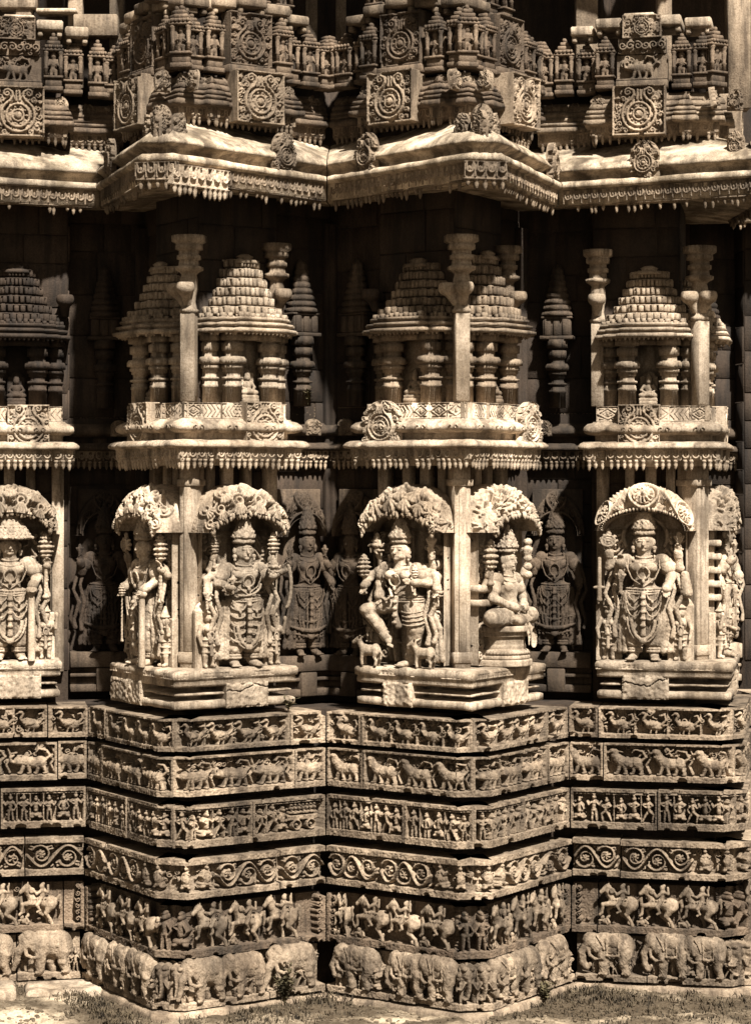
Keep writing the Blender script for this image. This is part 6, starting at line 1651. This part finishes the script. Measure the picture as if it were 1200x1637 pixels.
mx=N.new('ShaderNodeMix'); mx.data_type='RGBA'; mx.blend_type='MULTIPLY'; mx.inputs[0].default_value=.8; L.new(rr.outputs['Color'],mx.inputs[6]); L.new(r2.outputs['Color'],mx.inputs[7]); L.new(mx.outputs[2],bs.inputs['Base Color'])
bb=N.new('ShaderNodeBump'); bb.inputs['Strength'].default_value=.6; bb.inputs['Distance'].default_value=.01; L.new(n2.outputs['Fac'],bb.inputs['Height']); L.new(bb.outputs['Normal'],bs.inputs['Normal'])
gx=np.concatenate([[-300,-80,-25,-10],np.arange(-5,5.01,.03),[10,25,80,300]]); gy=np.concatenate([[-300,-100,-50,-25,-14,-9],np.arange(-6.6,-2.6,.03),[0,20,100,300]])
def bump(x,y):
    return .010*np.sin(x*5.1+y*3.3)+.008*np.sin(x*11.3-y*7.7+1)+.005*np.sin(x*23+y*19)+.004*np.sin(x*41-y*37)
GX,GY=np.meshgrid(gx,gy,indexing='ij'); near=(np.abs(GX)<5)&(GY>-6.6)&(GY<-2.6)
GZ=np.where(near,bump(GX,GY)+rng.normal(0,.003,GX.shape),0)
gr=mesh_obj('ground',np.stack([GX,GY,GZ],-1).reshape(-1,3),grid_q(len(gx),len(gy))[:,::-1] if False else grid_q(len(gx),len(gy)),np.zeros((0,3),int),M_SOIL,None,True); tag(gr,kind='structure')
ba=np.zeros(GX.shape)
for px,py,rx,ry,k in((30,1625,.42,.22,1.),(90,1600,.16,.10,.8),(160,1592,.12,.07,.7),(240,1612,.10,.05,.7),(640,1628,.40,.08,.8),(730,1640,.30,.10,.6),(20,1640,.6,.2,1.),(1000,1628,.35,.05,.55),(1120,1622,.25,.04,.5),(870,1634,.2,.04,.5),(420,1630,.18,.04,.4)):
    x,y=gxy(px,py); ba=np.maximum(ba,k*np.clip(1.6-1.6*np.sqrt(((GX-x)/rx)**2+((GY-y)/ry)**2),0,1))
_a=gr.data.attributes.new('bare','FLOAT','POINT'); _a.data.foreach_set('value',ba.ravel().astype(np.float32))
gr.data.flip_normals() if gr.data.polygons[0].normal.z<0 else None
# plain footing stones under the elephants
ft=empty('footing_course',T4(0,-4,0)); tag(ft,'plain low footing stones half sunk in the ground below the elephants','footing')
m=MB(); m.add(*sweep_worn(star_path([(-.13,.13),(s_re(.13),.13)]),[(0,-.1),(0,.012),(-.01,.028),(-.3,.035)],.2,.012),M=T4(0,4,0)); m.build('footing_stones',M_MID,ft)
m=MB()
for s in(.15,.5,.85,1.05):
    m.add(*box(s-.16,-.42,-.05,s+.13,-.10,.05+rng.uniform(-.01,.01),.02),M=T4(0,4,0)@face_frame('Z','R'))
m.build('doorstep_slab',M_PALE,ft)
def leafmat(nm,c0,c1):
    M=bpy.data.materials.new(nm); M.use_nodes=True; nt=M.node_tree; b=nt.nodes['Principled BSDF']; b.inputs['Roughness'].default_value=.8; b.inputs['Specular IOR Level'].default_value=.15
    g=nt.nodes.new('ShaderNodeNewGeometry'); n=nt.nodes.new('ShaderNodeTexNoise'); n.inputs['Scale'].default_value=14; nt.links.new(g.outputs['Position'],n.inputs['Vector'])
    r=nt.nodes.new('ShaderNodeValToRGB'); r.color_ramp.elements[0].position=.35; r.color_ramp.elements[1].position=.65; r.color_ramp.elements[0].color=(*c0,1); r.color_ramp.elements[1].color=(*c1,1); nt.links.new(n.outputs['Fac'],r.inputs['Fac']); nt.links.new(r.outputs['Color'],b.inputs['Base Color']); return M
M_GRASS=leafmat('dry_grass',(.012,.009,.006),(.075,.057,.036)); M_LEAF=leafmat('weed_leaf',(.025,.021,.012),(.08,.065,.035))
def blades(m,x,y,n,h,sp):
    for _ in range(n):
        a=rng.uniform(0,2*PI); px=x+rng.normal(0,sp); py=y+rng.normal(0,sp); l=h*rng.uniform(.4,1.15); b=rng.uniform(.2,.9)*l; w_=rng.uniform(.0025,.005)
        z=float(bump(px,py))-.004; c,s=math.cos(a),math.sin(a)
        V=[[px-s*w_,py+c*w_,z],[px+s*w_,py-c*w_,z],[px+c*b*.4-s*w_*.7,py+s*b*.4+c*w_*.7,z+l*.6],[px+c*b*.4+s*w_*.7,py+s*b*.4-c*w_*.7,z+l*.6],[px+c*b,py+s*b,z+l*(.95-.2*b/l)]]
        m.add(V,[[0,1,3,2]],[[2,3,4]])
m=MB()
def patch(pts,n,spread,h,per):
    for _ in range(n):
        t=rng.random()*(len(pts)-1); i=int(t); f=t-i; p=[pts[i][q]+(pts[i+1][q]-pts[i][q])*f for q in(0,1)]
        x,y=gxy(p[0]+rng.normal(0,spread),max(1560,p[1]+rng.normal(0,spread*.25))); blades(m,x,y,per,h*rng.uniform(.6,1.2),.03)
patch([(95,1578),(150,1605),(200,1650)],150,22,.05,14)
patch([(0,1582),(110,1582)],70,16,.04,10)
patch([(200,1625),(330,1632),(420,1628),(540,1615)],110,34,.045,12)
patch([(380,1600),(460,1590),(540,1600)],150,24,.07,14)
patch([(790,1640),(860,1620),(950,1612),(1060,1618),(1200,1612)],75,38,.04,11)
patch([(860,1600),(920,1592),(1000,1598),(1190,1605)],110,24,.055,12)
patch([(900,1632),(1050,1640),(1200,1632)],50,34,.04,9)
pb=MB()
for _ in range(1500):
    x,y=gxy(rng.uniform(0,1200),1560+75*rng.random()**.6); k=rng.uniform(.004,.016); pb.add(*ball((x,y,float(bump(x,y))+k*.2),(k*rng.uniform(.8,1.6),k,k*.6),6,5))
pbo=pb.build('gravel',M_SOIL,None); tag(pbo,kind='stuff')
go=m.build('grass',M_GRASS,None); tag(go,kind='stuff')
def weed(px,py,h,n,label,z=None,xy=None):
    x,y=xy if xy else gxy(px,py); r=empty('weed_plant',T4(x,y,z if z is not None else float(bump(x,y)))); tag(r,label,'weed',group='weeds growing on the stonework')
    st=MB(); lf=MB()
    for _ in range(n):
        a=rng.uniform(0,2*PI); t=rng.uniform(.15,.8); l=h*rng.uniform(.6,1.1); P=[(math.cos(a)*t*l*q*q*.6,math.sin(a)*t*l*q*q*.6,l*q*(1-.25*q*t)) for q in np.linspace(0,1,6)]
        st.add(*tube(P,np.linspace(.0035,.0012,6),4))
        for q in P[2:]:
            for _ in range(3):
                b=rng.uniform(0,2*PI); ll=rng.uniform(.018,.04); d=np.array([math.cos(b),math.sin(b),rng.uniform(-.3,.7)])*ll; s=np.array([-math.sin(b),math.cos(b),0])*ll*.28; q0=np.array(q)
                lf.add([q0,q0+d*.5+s,q0+d,q0+d*.5-s],[[0,1,2,3]])
    st.build('stem',M_LEAF,r); lf.build('leaf_spray',M_LEAF,r)
weed(455,1606,.26,20,'bushy dark weed growing at the foot of the elephant course left of centre')
weed(870,1600,.15,14,'low dry weed in the corner at the foot of the elephant course right of centre')
weed(0,0,.10,6,'small weed sprouting on the ledge in front of the goose course joint',1.806,fpt('A','R',.86,-.04))
weed(0,0,.12,7,'small weed sprouting between the cornices above the bow holder statue recess',3.772,fpt('A','R',1.2,-.36))
# ------------------------------------------------------------------ camera, sun, sky
cam=bpy.data.cameras.new('camera'); co=bpy.data.objects.new('camera',cam); COL.objects.link(co); SC.camera=co
co.location=(.26,-18.06,3.23); co.rotation_euler=(PI/2,0,0)
cam.sensor_fit='VERTICAL'; cam.sensor_height=24; cam.lens=24*3500/1637; cam.shift_y=-38.5/1637; cam.clip_end=500; cam.clip_start=.1
EL,AZ=math.radians(50),math.radians(22)     # sun high, in front of the wall and a little to the right
sd=Vector((math.sin(AZ)*math.cos(EL),-math.cos(AZ)*math.cos(EL),math.sin(EL)))
sl=bpy.data.lights.new('sun','SUN'); so=bpy.data.objects.new('sun',sl); COL.objects.link(so)
so.rotation_euler=sd.to_track_quat('Z','Y').to_euler(); so.location=(0,-10,12)
sl.energy=SUN_E; sl.angle=math.radians(SUN_A); sl.color=(1,.95,.865)
w=bpy.data.worlds.new('World'); SC.world=w; w.use_nodes=True; nt=w.node_tree
sky=nt.nodes.new('ShaderNodeTexSky'); sky.sky_type='NISHITA'; sky.sun_disc=False; sky.sun_elevation=EL; sky.sun_rotation=math.atan2(sd.x,sd.y)
bw=nt.nodes.new('ShaderNodeRGBToBW'); nt.links.new(sky.outputs[0],bw.inputs[0])
wm=nt.nodes.new('ShaderNodeMix'); wm.data_type='RGBA'; wm.blend_type='MULTIPLY'; wm.inputs[0].default_value=1; wm.inputs[7].default_value=(.70,.615,.495,1)
nt.links.new(bw.outputs[0],wm.inputs[6]); nt.links.new(wm.outputs[2],nt.nodes['Background'].inputs[0])
nt.nodes['Background'].inputs[1].default_value=SKY_E
SC.view_settings.view_transform='Standard'; SC.view_settings.look='None'; SC.view_settings.exposure=EXPO; SC.view_settings.gamma=1
